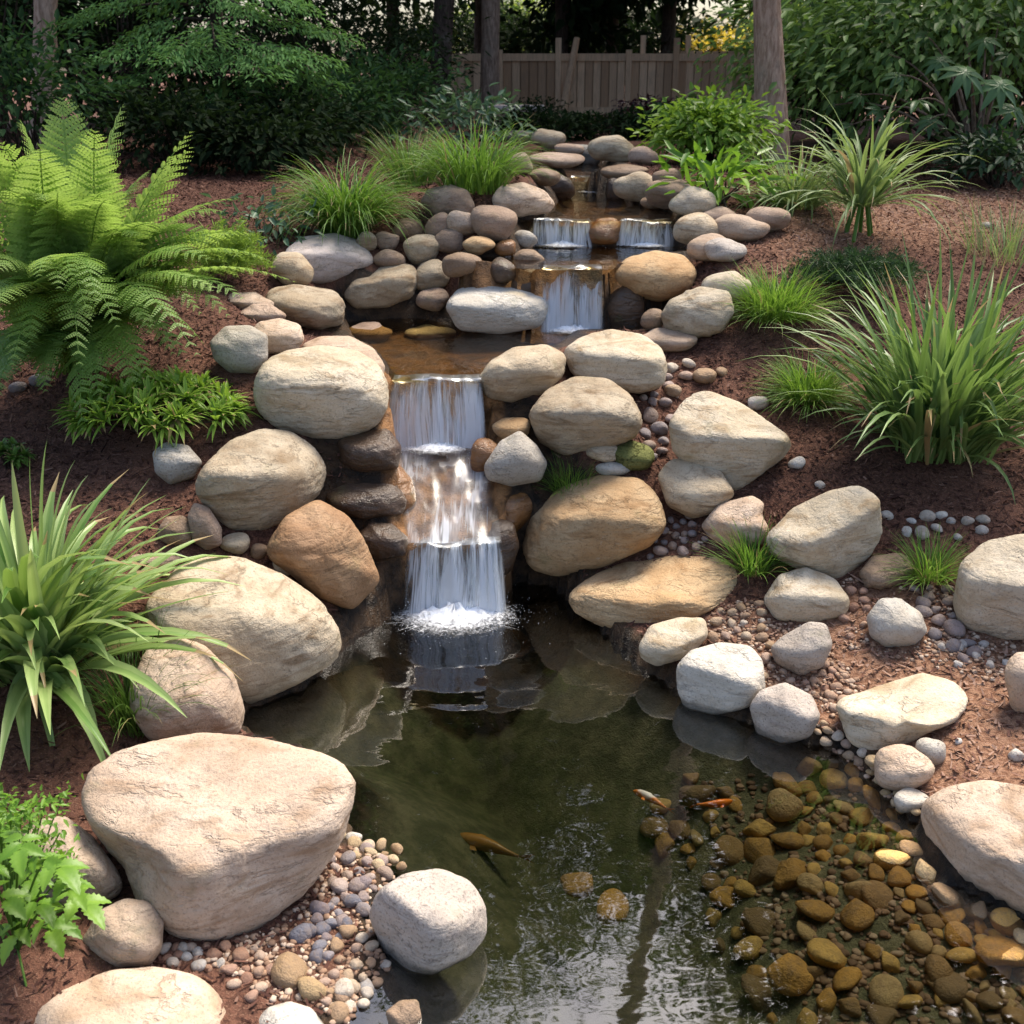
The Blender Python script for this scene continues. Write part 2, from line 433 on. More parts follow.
def terrain(X, Y):
    Xc, Yc = np.clip(X, -8, 8), np.clip(Y, .2, 25)
    Z = TPSW[-3] + TPSW[-2] * Xc + TPSW[-1] * Yc
    for i in range(len(W)):
        Z = Z + TPSW[i] * _U((Xc - W[i, 0]) ** 2 + (Yc - W[i, 1]) ** 2)
    P = np.c_[X.ravel(), Y.ravel(), np.zeros(X.size)]
    Z = Z + .018 * fbm(P * 2.2, 3, 3).reshape(X.shape) + .006 * fbm(P * 11, 5, 2).reshape(X.shape)
    wet = np.zeros(X.shape); sub = np.zeros(X.shape)
    d = sdist(X, Y, CHUTE)
    y0, y1 = CHUTE[0, 1], CHUTE[2, 1]
    zc = CH0 + np.minimum(1, (Y - y0) / (y1 - .09 - y0)) * (CH1 - CH0) - .012
    Z = np.where(d < 0, zc, Z)
    Z = np.where((d >= 0) & (d < .12) & (Y > y0) & (Y < y1), np.maximum(Z, zc + .02 + .3 * d), Z)
    wet = np.where((d < .16), 1, wet)
    chu = np.where((d < .05) & (Z > CH0 - .03), 1.0, 0.0)
    for poly, lvl, dep in POOLS:
        d = sdist(X, Y, poly)
        ylip = poly[:, 1].min()
        if dep is None:
            side = np.clip((X - .1) / .7, 0, 1) * np.clip((2.9 - Y) / .5, 0, 1)
            slope = .75 - .45 * side
            bed = -.015 + np.maximum(slope * d, -.42 + .17 * side) 
            bed = bed + .03 * fbm(P * 3.1, 9, 2).reshape(X.shape)
            Z = np.where(d < 0, np.minimum(bed, Z), np.maximum(Z, np.where(d < .4, .012 + .05 * np.minimum(d, .4), Z)))
            sub = np.where(d < .03, np.clip((-.02 - d) / .10, 0, 1), sub); wet = np.where(np.abs(d + .03) < .08, 1, wet)
        else:
            Z = np.where(d < 0, lvl + np.maximum(d * 1.2, -dep), Z)
            Z = np.where((d >= 0) & (d < .30) & (Y < ylip + 1.2), np.minimum(Z, lvl + .03 + 1.1 * d), Z)
            raise_ = (d >= 0) & (d < (.22 if lvl != L3 else .10)) & (Y > ylip + .06)
            Z = np.where(raise_, np.maximum(Z, lvl + .015 + .12 * d), Z)
            wet = np.where(d < .10, 1, wet); chu = np.where(d < -.06, .45, chu)
    fx, fy = at_z(455, 590, 0)[:2]
    near = np.hypot(X - fx, Y - fy) < .55
    wet = np.where(near, 1, wet); sub = np.where(near, 0, sub)
    return Z, wet, sub, np.where(Z > CH0 - .04, chu, 0)
def axis(lo, hi, step, far0, far1, g=1.18):
    a = list(np.arange(lo, hi, step)); s = step
    while a[-1] < far1: s *= g; a.append(a[-1] + s)
    s = step; b = [lo]
    while b[-1] > far0: s *= g; b.append(b[-1] - s)
    return np.array(sorted(set(b[1:] + a)))
GX, GY = axis(-2.6, 3.0, .028, -160, 160), axis(1.1, 8.6, .028, -12, 220)
XX, YY = np.meshgrid(GX, GY)
ZZ, WET, SUB, CHU = terrain(XX, YY)
def hz(x, y, water=True):
    """ground (or water) height, bilinear"""
    x, y = np.asarray(x, float), np.asarray(y, float)
    i = np.clip(np.searchsorted(GX, x) - 1, 0, len(GX) - 2); j = np.clip(np.searchsorted(GY, y) - 1, 0, len(GY) - 2)
    fx = np.clip((x - GX[i]) / (GX[i + 1] - GX[i]), 0, 1); fy = np.clip((y - GY[j]) / (GY[j + 1] - GY[j]), 0, 1)
    z = ZZ[j, i] * (1 - fx) * (1 - fy) + ZZ[j, i + 1] * fx * (1 - fy) + ZZ[j + 1, i] * (1 - fx) * fy + ZZ[j + 1, i + 1] * fx * fy
    return np.maximum(z, 0.0) if water else z
def at_ground(u, v, water=True):
    d = ray(u, v)
    t = np.linspace(.8, 34, 6000)
    P = CAMP + t[:, None] * d
    below = P[:, 2] <= hz(P[:, 0], P[:, 1], water)
    k = int(np.argmax(below)) if below.any() else len(t) - 1
    return P[k]

def ground_mat():
    m, nt = new_mat("ground_mulch"); n = N(nt)
    tc = n("ShaderNodeTexCoord"); vec = tc.outputs["Object"]
    wet = n("ShaderNodeAttribute", attribute_name="wet").outputs["Fac"]
    sub = n("ShaderNodeAttribute", attribute_name="sub").outputs["Fac"]
    n1 = n.noise(vec, 1.4, 4, .6); n2 = n.noise(vec, 60, 4, .7, .6); n3 = n.noise(vec, 170, 2, .6)
    n4 = n.noise(vec, 14, 4, .65)
    mul = n.mix(n.ramp(n2, .35, .66), (.045,.020,.014), (.145,.067,.044))
    mul = n.mix(n.ramp(n1, .42, .66), mul, n.mix(.5, mul, (.19,.09,.06)))
    mul = n.mix(n.math('MULTIPLY', n.ramp(n3, .55, .7), .5), mul, (.30,.18,.12))
    lighter_f = n("ShaderNodeAttribute", attribute_name="lighter").outputs["Fac"]
    mul = n.mix(lighter_f, mul, n.mix(n.ramp(n2, .35, .66), (.15,.070,.040), (.33,.19,.12)))
    rk = n.mix(n.ramp(n4, .35, .65), (.012,.009,.007), (.065,.038,.02))
    ch = n("ShaderNodeAttribute", attribute_name="chute").outputs["Fac"]
    rk = n.mix(ch, rk, n.mix(n.ramp(n4, .35, .65), (.10,.045,.016), (.30,.15,.06)))
    bed = n.mix(n.ramp(n4, .35, .7), (.125,.125,.075), (.25,.225,.14))
    col = n.mix(wet, mul, rk); col = n.mix(sub, col, bed)
    h = n.math('ADD', n2, n.math('MULTIPLY', n3, .5))
    b = n("ShaderNodeBump", {"Height": h, "Strength": .9, "Distance": .012})
    ro = n.math('SUBTRACT', .95, n.math('MULTIPLY', wet, .6))
    p = n("ShaderNodeBsdfPrincipled", {"Base Color": col, "Roughness": ro, "Normal": b.outputs[0], "Specular IOR Level": .2})
    n.out(p.outputs[0]); return m
LIGHTER1 = np.array([at_z(u, v, .15)[:2] for u, v in [(700,610),(790,625),(860,600),(960,640),(1060,650),(1090,800),(920,790),(800,700)]])
LIGHTER2 = np.array([at_z(u, v, 1.08)[:2] for u, v in [(735,235),(800,215),(920,200),(1060,195),(1060,215),(900,240),(790,262)]])
def lighter(X, Y):  # two patches of mulch in a lighter, more orange brown
    d = np.minimum(sdist(X, Y, LIGHTER1) / .22, sdist(X, Y, LIGHTER2) / .35 + .25)
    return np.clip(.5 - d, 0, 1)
LIGHTER = lighter(XX, YY)
def build_ground():
    ny, nx = XX.shape
    V = np.c_[XX.ravel(), YY.ravel(), ZZ.ravel()]
    idx = np.arange(nx * ny).reshape(ny, nx)
    F = np.c_[idx[:-1, :-1].ravel(), idx[:-1, 1:].ravel(), idx[1:, 1:].ravel(), idx[1:, :-1].ravel()]
    mb = MB(); mb.add(V, F); me = mb.mesh("ground")
    for nm, A in (("wet", WET), ("sub", SUB), ("chute", CHU), ("lighter", LIGHTER)):
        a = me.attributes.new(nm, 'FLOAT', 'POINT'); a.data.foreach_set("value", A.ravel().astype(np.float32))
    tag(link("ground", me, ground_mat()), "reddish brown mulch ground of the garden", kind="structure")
build_ground()

# ------------------------------------------------------------------ water
def water_mat(name, tint, rip_scale, rip, stretch=(1, 1, 1), ior=1.6, volume=None):
    m, nt = new_mat(name); n = N(nt)
    tc = n("ShaderNodeTexCoord")
    mp = n("ShaderNodeMapping", {"Vector": tc.outputs["Object"], "Scale": stretch}).outputs[0]
    w = n.noise(mp, rip_scale, 3, .5, .6); w2 = n.noise(mp, rip_scale * 3.1, 2, .5, .3)
    h = n.math('ADD', w, n.math('MULTIPLY', w2, .25))
    b = n("ShaderNodeBump", {"Height": h, "Strength": rip, "Distance": .05})
    fr = n("ShaderNodeFresnel", {"IOR": ior, "Normal": b.outputs[0]})
    g = n("ShaderNodeBsdfGlossy", {"Color": (1,1,1,1), "Roughness": .02, "Normal": b.outputs[0]})
    t = n("ShaderNodeBsdfTransparent", {"Color": c3(tint)})
    mx = n("ShaderNodeMixShader", {0: fr.outputs[0], 1: t.outputs[0], 2: g.outputs[0]})
    vol = None
    if volume:
        va = n("ShaderNodeVolumeAbsorption", {"Color": c3(volume[0]), "Density": volume[1]}).outputs[0]
        vol = va
    n.out(mx.outputs[0], vol); return m
POND_W = water_mat("pond_water", (.93,.95,.88), 2.6, .03, (1.0, 2.0, 1), 2.15, ((.47,.52,.35), 1.85))
STREAM_W = water_mat("stream_water", (.80,.70,.46), 9.0, .14, (2.2, .8, 1), 1.45)

def build_pond():
    mb = MB()
    x0, x1, y0, y1 = -1.45, 3.2, .35, float(at_z(450, 575, 0)[1])
    nx, ny = 260, 220
    gx, gy = np.linspace(x0, x1, nx), np.linspace(y0, y1, ny)
    X, Y = np.meshgrid(gx, gy)
    fx, fy = at_z(455, 622, 0)[:2]
    R = np.hypot(X - fx, (Y - fy))
    Z = .0013 * np.sin(R * 42) * np.exp(-R * 1.8) * np.clip(R / .15, 0, 1)       # rings spreading from the fall
    Z += .0005 * fbm(np.c_[X.ravel() * 4, Y.ravel() * 8, X.ravel() * 0], 4, 2).reshape(X.shape)
    V = np.c_[X.ravel(), Y.ravel(), Z.ravel()]
    idx = np.arange(nx * ny).reshape(ny, nx)
    F = np.c_[idx[:-1, :-1].ravel(), idx[:-1, 1:].ravel(), idx[1:, 1:].ravel(), idx[1:, :-1].ravel()]
    mb.add(V, F)
    rim = np.concatenate([idx[0, :], idx[1:, -1], idx[-1, -2::-1], idx[-2:0:-1, 0]])
    low = V[rim].copy(); low[:, 2] = -1.0
    n = len(rim); base = mb.n
    mb.add(low, np.zeros((0, 4), int))
    side = np.array([(rim[i], base + i, base + (i + 1) % n, rim[(i + 1) % n]) for i in range(n)])
    mb.f.append(side); mb.r.append(np.zeros(n))
    mb.f.append(np.array([[base + i for i in range(n)][::-1]])); mb.r.append(np.zeros(1))
    me = mb.mesh("pond_water", smooth=True)
    tag(link("pond_water", me, POND_W), "dark green pond water at the foot of the falls", kind="structure")
build_pond()
def pool_sheet(poly, lvl, label):
    c = poly.mean(0); ylip = poly[:, 1].min()
    Q = poly.copy()
    Q[:, 0] = c[0] + (Q[:, 0] - c[0]) * 1.14
    Q[:, 1] = np.where(Q[:, 1] > ylip + .08, Q[:, 1] + .07, Q[:, 1] - .01)
    bm = bmesh.new()
    f = bm.faces.new([bm.verts.new((x, y, lvl)) for x, y in Q])
    bmesh.ops.recalc_face_normals(bm, faces=bm.faces)
    if f.normal.z < 0: f.normal_flip()
    bmesh.ops.triangulate(bm, faces=bm.faces)
    me = bpy.data.meshes.new("stream_water"); bm.to_mesh(me); bm.free()
    tag(link("stream_water", me, STREAM_W), label, kind="structure")
pool_sheet(POOL2, L2, "brown pool of the stream above the tall lower waterfall")
pool_sheet(POOL3, L3, "brown stream pool between the middle falls and the twin falls")
pool_sheet(POOL4, L4, "shallow stream pool above the twin falls")
pool_sheet(POOL5, L5, "topmost stream pool below the flat stones")

def fall_mat(name, seed, cover, streak=60.0, veil=.12, lip=.30):
    """clear at the lip, breaking into uneven white strands further down; ragged sides"""
    m, nt = new_mat(name); n = N(nt)
    fl = n("ShaderNodeAttribute", attribute_name="flow").outputs["Vector"]
    t = n("ShaderNodeAttribute", attribute_name="drop").outputs["Fac"]
    ed = n("ShaderNodeAttribute", attribute_name="edge").outputs["Fac"]
    def nz(sx, sy, off, det, dist):
        mp = n("ShaderNodeMapping", {"Vector": fl, "Location": (seed * off, seed * off * .6, 0), "Scale": (sx, sy, 1)}).outputs[0]
        return n.noise(mp, 1.0, det, .6, dist)
    broad = nz(streak * .28, 1.6, 3.7, 3, .6)
    mid = nz(streak, 3.2, 5.1, 3, .4)
    fine = nz(streak * 3.2, 7.0, 7.9, 2, .3)
    s = n.math('ADD', n.math('MULTIPLY', broad, .50), n.math('ADD', n.math('MULTIPLY', mid, .28), n.math('MULTIPLY', fine, .22)))
    s = n.math('ADD', s, n.math('MULTIPLY', t, .10))
    strand = n.ramp(s, .58 - cover * .16, .68 - cover * .14)
    al = n.math('ADD', n.math('MULTIPLY', strand, .82), n.math('MULTIPLY', n.ramp(n.math('ADD', broad, n.math('MULTIPLY', t, .25)), .35, .8), veil))
    al = n.math('MULTIPLY', al, n.math('ADD', lip, n.math('MULTIPLY', n.ramp(t, -.05, .45), 1.0 - lip)))
    al = n.math('MULTIPLY', al, n.ramp(n.math('ADD', ed, n.math('MULTIPLY', n.math('SUBTRACT', broad, .5), .05)), -.004, .026), clamp=True)
    d = n("ShaderNodeBsdfDiffuse", {"Color": (.80,.84,.90,1)})
    tl = n("ShaderNodeBsdfTranslucent", {"Color": (.80,.84,.90,1)})
    dt = n("ShaderNodeMixShader", {0: .45, 1: d.outputs[0], 2: tl.outputs[0]})
    g = n("ShaderNodeBsdfGlossy", {"Color": (.8,.8,.8,1), "Roughness": .28})
    fr = n("ShaderNodeFresnel", {"IOR": 1.33})
    tr = n("ShaderNodeBsdfTransparent", {"Color": (.92,.94,.95,1)})
    clear = n("ShaderNodeMixShader", {0: n.math('MULTIPLY', fr.outputs[0], .3), 1: tr.outputs[0], 2: g.outputs[0]})
    mx = n("ShaderNodeMixShader", {0: al, 1: clear.outputs[0], 2: dt.outputs[0]})
    n.out(mx.outputs[0]); return m
FALL_M = [fall_mat("falling_water_%d" % i, i + 1, c) for i, c in enumerate((.42, .32, .58))]
RUSH_M = [fall_mat("rushing_water_%d" % i, i + 11, c, 60.0, .10, .85) for i, c in enumerate((.40, .30, .55))]
CHUTE_M = fall_mat("chute_water", 8, .40, 30.0, .42, .7)
def foam_mat():
    m, nt = new_mat("white_foam"); n = N(nt)
    at = n("ShaderNodeAttribute", attribute_name="rnd").outputs["Fac"]
    tc = n("ShaderNodeTexCoord")
    nz = n.noise(tc.outputs["Object"], 60, 5, .7, .8)
    al = n.ramp(n.math('ADD', at, n.math('MULTIPLY', n.math('SUBTRACT', nz, .5), 1.1)),   .22, .95)
    d = n("ShaderNodeBsdfDiffuse", {"Color": (.90,.92,.95,1)})
    tr = n("ShaderNodeBsdfTransparent", {})
    mx = n("ShaderNodeMixShader", {0: al, 1: tr.outputs[0], 2: d.outputs[0]})
    n.out(mx.outputs[0]); return m
FOAM_M = foam_mat()
def sheet(name, rows, mat, parent, rows_uv, origin, drop):
    """rows: list of (n,3) point rows"""
    rows = np.array(rows); nr, nc = rows.shape[:2]
    idx = np.arange(nr * nc).reshape(nr, nc)
    F = np.c_[idx[:-1, :-1].ravel(), idx[:-1, 1:].ravel(), idx[1:, 1:].ravel(), idx[1:, :-1].ravel()]
    mb = MB(); mb.add(rows.reshape(-1, 3), F); me = mb.mesh(name, origin)
    a = me.attributes.new("flow", 'FLOAT_VECTOR', 'POINT')
    a.data.foreach_set("vector", np.asarray(rows_uv, np.float32).reshape(-1, 3).ravel())
    c = np.linspace(0, 1, nc); wid = np.linalg.norm(rows[:, -1] - rows[:, 0], axis=1)[:, None]
    for nm, A in (("edge", np.minimum(c, 1 - c)[None] * wid), ("drop", np.broadcast_to(np.asarray(drop, float)[:, None], (nr, nc)))):
        a = me.attributes.new(nm, 'FLOAT', 'POINT'); a.data.foreach_set("value", np.ascontiguousarray(A).ravel().astype(np.float32))
    return link(name, me, mat, origin, parent)
def foam(cx, cy, cz, rx, ry, h, parent, nspk, seed):
    r = np.random.default_rng(seed)
    mb = MB()
    nr, na = 14, 48
    rr = np.linspace(0, 1, nr); aa = np.linspace(0, 2 * math.pi, na, endpoint=False)
    V = [(cx + rx * q * math.cos(a), cy + ry * q * math.sin(a), cz + .006 + h * (1 - q) ** 1.3 * (1 + .35 * r.normal())) for q in rr for a in aa]
    F, R = [], []
    for i in range(nr - 1):
        for j in range(na):
            k = (j + 1) % na
            F.append((i * na + j, i * na + k, (i + 1) * na + k, (i + 1) * na + j)); R.append(1.28 - 1.2 * rr[i] ** .8)
    mb.add(V, F, R)
    for _ in range(nspk):                                     # fine spray thrown outwards
        a = r.uniform(0, 2 * math.pi); q0 = r.uniform(.2, .8); q1 = q0 + r.uniform(.05, .35)
        p0 = np.array([cx + rx * q0 * math.cos(a), cy + ry * q0 * math.sin(a), cz + .008 + h * r.uniform(0, .8) * (1 - q0)])
        p1 = np.array([cx + rx * q1 * math.cos(a), cy + ry * q1 * math.sin(a), cz + .006 + h * r.uniform(0, .3)])
        s = np.array([-math.sin(a), math.cos(a), 0]) * r.uniform(.0004, .0011)
        mb.add([p0 - s, p0 + s, p1 + s * .2, p1 - s * .2], [(0, 1, 2, 3)], r.uniform(.25, .62))
    v1, f1 = ICO[1]
    for _ in range(nspk * 3):
        a = r.uniform(0, 2 * math.pi); q = abs(r.normal(.0, .5))
        mb.add(v1 * r.uniform(.0005, .0014) + np.array([cx + rx * q * math.cos(a), cy + ry * q * math.sin(a), cz + abs(r.normal(0, h * .8))]), f1, 1.3)
    for _ in range(nspk // 3):                                # bubbles drifting away on the water
        a = r.uniform(0, 2 * math.pi); q = r.uniform(.7, 1.7) * r.random() ** .3
        mb.add(v1 * r.uniform(.0007, .0018) * np.array([1, 1, .5]) + np.array([cx + rx * q * math.cos(a), cy + ry * q * math.sin(a) - .04, cz + .003]), f1, 1.3)
    o = (cx, cy, cz)
    return link("foam", mb.mesh("foam", o), FOAM_M, o, parent)
def waterfall(label, uL, uR, vlip, top, bot, ybase, seed, layers=3, foam_size=None, amp=.014, mats=None):
    r = np.random.default_rng(seed)
    A, B = at_z(uL, vlip, top), at_z(uR, vlip, top)
    org = ((A[0] + B[0]) / 2, (A[1] + B[1]) / 2, bot)
    root = tag(empty("waterfall", org), label, "waterfall", "waterfalls of the garden stream")
    w = B[0] - A[0]; h = top - bot
    nc = max(24, int(w / .008))
    for L in range(layers):
        rows, uv = [], []
        ts = np.linspace(-.35, 1, 22)
        ph = r.uniform(0, 50)
        x = np.linspace(A[0], B[0], nc)
        bulge = fbm(np.c_[x * 14 + ph, x * 0, x * 0], seed + L, 3)
        fine = fbm(np.c_[x * 70 + ph, x * 0, x * 0], seed + L + 9, 2)
        lipz = .020 * fbm(np.c_[x * 16, x * 0, x * 0], seed + 3, 3)
        lipy = .045 * fbm(np.c_[x * 11, x * 0 + 3, x * 0], seed + 5, 3)
        for t in ts:
            yl = lipy * (1 - max(t, 0)) + A[1] + (B[1] - A[1]) * (x - A[0]) / max(w, 1e-6)
            if t < 0:
                y = yl - t * .22 + .0 * x; z = top + .004 + lipz * (1 + t * 2) + 0 * x - .002 * L
            else:
                y = yl - (yl - ybase) * t ** .75 * (1 + .15 * bulge) - .012 * L * t + amp * fine * t + .01 * bulge
                z = top + .004 + lipz - h * t ** 1.45 - .002 * L
            xs = x + (x - org[0]) * .10 * t + .016 * max(t, 0) * fbm(np.c_[x * 9 + ph, x * 0 + t * 1.3, x * 0 + L], seed + 2, 2) + .006 * vnoise(np.c_[x * 30 + ph, x * 0 + t * 2, x * 0], seed)
            rows.append(np.c_[xs, y, z]); uv.append(np.c_[x, 0 * x + t * h * 1.0 - (.0 if t < 0 else 0), 0 * x + L])
        sheet("water_sheet", rows, (mats or FALL_M)[L % 3], root, uv, org, ts)
    if foam_size:
        foam(org[0], ybase - .02, bot, foam_size[0], foam_size[1], foam_size[2], root, foam_size[3], seed)
    return root
# ------------------------------------------------------------------ waterfalls
fy1 = float(at_z(455, 614, 0)[1])
waterfall("lowest and nearest waterfall, thin white strands dropping into the dark pond with a white splash", 408, 501, 545, CH0, 0.0, fy1, 11, 3, (.27, .19, .04, 420), mats=RUSH_M)
y2b = float(at_z(440, 448, CH1)[1])
waterfall("second waterfall from the bottom, white curtain above the orange brown rock chute", 392, 481, 380, L2, CH1, y2b, 23, 3, (.17, .10, .02, 90))
y3b = float(at_z(570, 331, L2)[1])
waterfall("middle waterfall beside the pale flat boulder, white threads over a dark ledge", 543, 602, 268, L3, L2, y3b, 35, 3, (.17, .10, .02, 60))
y4b = float(at_z(560, 246, L3)[1])
waterfall("left one of the twin short falls, left of the dark wedge stone", 534, 591, 221, L4, L3, y4b, 47, 3, (.17, .10, .018, 40), mats=RUSH_M)
waterfall("right one of the twin short falls, right of the dark wedge stone", 621, 673, 221, L4, L3, y4b, 59, 3, (.15, .09, .012, 30), mats=RUSH_M)
y5b = float(at_z(590, 192, L4)[1])
waterfall("topmost and smallest waterfall, below the row of far stones", 572, 611, 177, L5, L4, y5b, 61, 2, (.15, .12, .012, 30), mats=RUSH_M)
waterfall("thin white trickle between small wet stones above the pale flat boulder", 483, 512, 258, L3, L2 + .03, float(at_z(497, 290, L2 + .1)[1]), 77, 2, None)
def chute():
    r = np.random.default_rng(5)
    lo, hi = at_z(455, 545, CH0), at_z(440, 447, CH1)
    rows, uv, ts = [], [], []
    for t in np.linspace(0, 1, 40):
        l = at_z(388, 447, CH1) * (1 - t) + at_z(408, 545, CH0) * t
        q = at_z(488, 447, CH1) * (1 - t) + at_z(502, 545, CH0) * t
        s = np.linspace(0, 1, 40)[:, None]
        P = l * (1 - s) + q * s
        P[:, 2] += .008 + .008 * fbm(np.c_[P[:, 0] * 22, P[:, 1] * 9, 0 * P[:, 0]], 4, 3)
        rows.append(P); uv.append(np.c_[P[:, 0], P[:, 1] * .9, 0 * P[:, 0]]); ts.append(.2 + .5 * abs(t - .5))
    root = tag(empty("rushing_water", (lo[0], lo[1], CH0)), "foaming water sheet rushing down the orange brown rock chute", "water")
    sheet("water_sheet", rows, CHUTE_M, root, uv, (lo[0], lo[1], CH0), ts)
chute()

# ------------------------------------------------------------------ rocks
def E(u0, v0, u1, v1, seed=0, p=None, n=16):
    """irregular rounded outline inside a box"""
    r = np.random.default_rng(1000 + seed)
    p = p or r.uniform(2.0, 3.0)
    ph, rot = r.uniform(0, 6.28, 3), r.normal(0, .25)
    a = 2 * math.pi * np.arange(n) / n
    c, s = np.cos(a + rot), np.sin(a + rot)
    q = (np.abs(c) ** p + np.abs(s) ** p) ** (-1 / p) * (1 + .06 * np.cos(2 * a + ph[0]) + .07 * np.cos(3 * a + ph[1]) + .04 * np.cos(5 * a + ph[2]))
    x, y = np.cos(a) * q, np.sin(a) * q
    x = (x - x.min()) / (x.max() - x.min()); y = (y - y.min()) / (y.max() - y.min())
    return [(u0 + (u1 - u0) * X, v0 + (v1 - v0) * Y) for X, Y in zip(x, y)]
ROCKV = []
def rock(name, label, mat, poly, top=None, cuts=(), depth=.8, sub=None, seed=0, rough=.05, p=8, sink=.0, foot=None, y=None, group=None, cat=None, facets=2, skew=None):
    """One stone: a rounded convex body cut by planes (world directions), then fitted to its outline as seen in the photo, at its own
    distance on the ground. top = (tilt_x, tilt_y, h) of the upper face; cuts = more (nx, ny, nz, h)."""
    r = np.random.default_rng(seed * 77 + 5)
    poly = np.array(poly, float)
    u0, v0 = poly.min(0); u1, v1 = poly.max(0)
    cu, cv = (u0 + u1) / 2, (v0 + v1) / 2
    fu, fv = foot if foot else (cu, v1 - .04 * (v1 - v0))
    G = at_ground(fu, fv) if y is None else at_y(fu, fv, y)
    dep = (G - CAMP) @ FWD
    al = math.atan2(CAM_H - G[2], G[1])
    for _ in range(3):
        a = (u1 - u0) / 2 * dep / FPX
        hp = (v1 - v0) / 2 * dep / FPX
        b = min(depth * a, .80 * hp / max(math.sin(al), .05))
        c = math.sqrt(max(hp * hp - (b * math.sin(al)) ** 2, (.35 * hp) ** 2)) / math.cos(al)
        Y = G[1] + b * b * math.sin(al) / hp
        C = at_y(cu, cv, Y)
        dep = (C - CAMP) @ FWD
    sz = max(u1 - u0, v1 - v0)
    sub = sub or (6 if sz > 90 else 5 if sz > 45 else 4 if sz > 24 else 3)
    D, F = ICO[sub]
    planes = []
    t = top if top is not None else (r.normal(0, .12), r.normal(-.05, .1), r.uniform(.55, .75))
    planes.append((t[0], t[1], 1, t[2]))
    planes += list(cuts)
    for _ in range(facets):
        q = r.normal(size=3); q[2] *= .6
        planes.append((*q, r.uniform(.72, .95)))
    p = p * .62
    s = np.ones(len(D))
    for nx, ny, nz, h in planes:
        nrm = np.array([nx, ny, nz]); nrm = nrm / np.linalg.norm(nrm)
        s = s + (np.maximum(0, D @ nrm) / h) ** p
    rad = s ** (-1.0 / p)
    k = 2.0
    sd = seed * 13.7
    rad = rad * (1 + rough * 1.3 * fbm(D * 1.6 + sd, 1, 3) + rough * .35 * fbm(D * 6 + sd, 4, 3, .6))
    if sub >= 5:
        rad = rad * (1 + rough * .14 * fbm(D * 24 + sd, 8, 3, .6))
        cn = fbm(D * np.array([1.5, 1.5, 3.4]) + sd * 1.3, 21, 3)
        rad = rad * (1 - .014 * np.exp(-(cn / .035) ** 2) - .012 * np.maximum(0, fbm(D * 3.1 + sd, 31, 2) - .15))
    Pw = C + D * rad[:, None] * np.array([a, b, c])
    # fit the outline
    th_bins = 96 if sub >= 5 else 44 if sub == 4 else 28
    polyc = poly - (cu, cv)
    ang = np.linspace(-math.pi, math.pi, th_bins, endpoint=False)
    R = np.zeros(th_bins)
    for i, t_ in enumerate(ang):
        dx, dy = math.cos(t_), math.sin(t_)
        best = 0
        for j in range(len(polyc)):
            x0, y0 = polyc[j]; x1, y1 = polyc[(j + 1) % len(polyc)]
            den = dx * (y1 - y0) - dy * (x1 - x0)
            if abs(den) < 1e-9: continue
            q = (x0 * (y1 - y0) - y0 * (x1 - x0)) / den
            m_ = (x0 * dy - y0 * dx) / den
            if q > 0 and -1e-6 <= m_ <= 1 + 1e-6: best = max(best, q)
        R[i] = best
    for _ in range(5): R = (np.roll(R, 1) + 2 * R + np.roll(R, -1)) / 4
    for _ in range(2):
        pu, pv, pd = to_px(Pw)
        du, dv = pu - cu, pv - cv
        an = np.arctan2(dv, du); rho = np.hypot(du, dv)
        bi = np.round((an + math.pi) / (2 * math.pi) * th_bins).astype(int) % th_bins
        Rm = np.zeros(th_bins)
        np.maximum.at(Rm, bi, rho)
        Rm = np.where(Rm < 1e-6, np.interp(ang, ang[Rm > 1e-6], Rm[Rm > 1e-6]), Rm)
        for _ in range(3 if sub >= 5 else 6): Rm = (np.roll(Rm, 1) + 2 * Rm + np.roll(Rm, -1)) / 4
        ratio = R / Rm
        f = (an + math.pi) / (2 * math.pi) * th_bins
        i0 = np.floor(f).astype(int) % th_bins; fr = f - np.floor(f)
        q = ratio[i0] * (1 - fr) + ratio[(i0 + 1) % th_bins] * fr
        g = (q - 1) * pd / FPX
        Pw = Pw + RGT * (du * g)[:, None] - UPV * (dv * g)[:, None]
    if skew is None:
        skew = 0.0
        if sz > 55 and y is None:
            def low(du):
                uu = cu + du * (u1 - u0)
                vs = [poly[j][1] + (uu - poly[j][0]) / (poly[(j + 1) % len(poly)][0] - poly[j][0]) * (poly[(j + 1) % len(poly)][1] - poly[j][1])
                      for j in range(len(poly)) if (poly[j][0] - uu) * (poly[(j + 1) % len(poly)][0] - uu) < 0]
                return at_ground(uu, max(vs) - .04 * (v1 - v0))[1] if vs else G[1]
            skew = float(np.clip((low(.33) - low(-.33)) / .66 * .75, -.8 * 2 * a, .8 * 2 * a))
    if skew:
        pu, pv, pd = to_px(Pw)
        k_ = 1 + (pu - cu) / (u1 - u0) * skew / Y
        Pw = CAMP + (Pw - CAMP) * k_[:, None]
    Pw[:, 2] -= sink
    mb = MB(); mb.add(Pw, F)
    org = (C[0], C[1], Pw[:, 2].min())
    ROCKV.append((Pw, F))
    o = link(name, mb.mesh(name, org), ROCK[mat] if isinstance(mat, str) else mat, org)
    tag(o, label, cat or name.split('_')[-1], group)
    return o

B, S = "boulder", "stone"
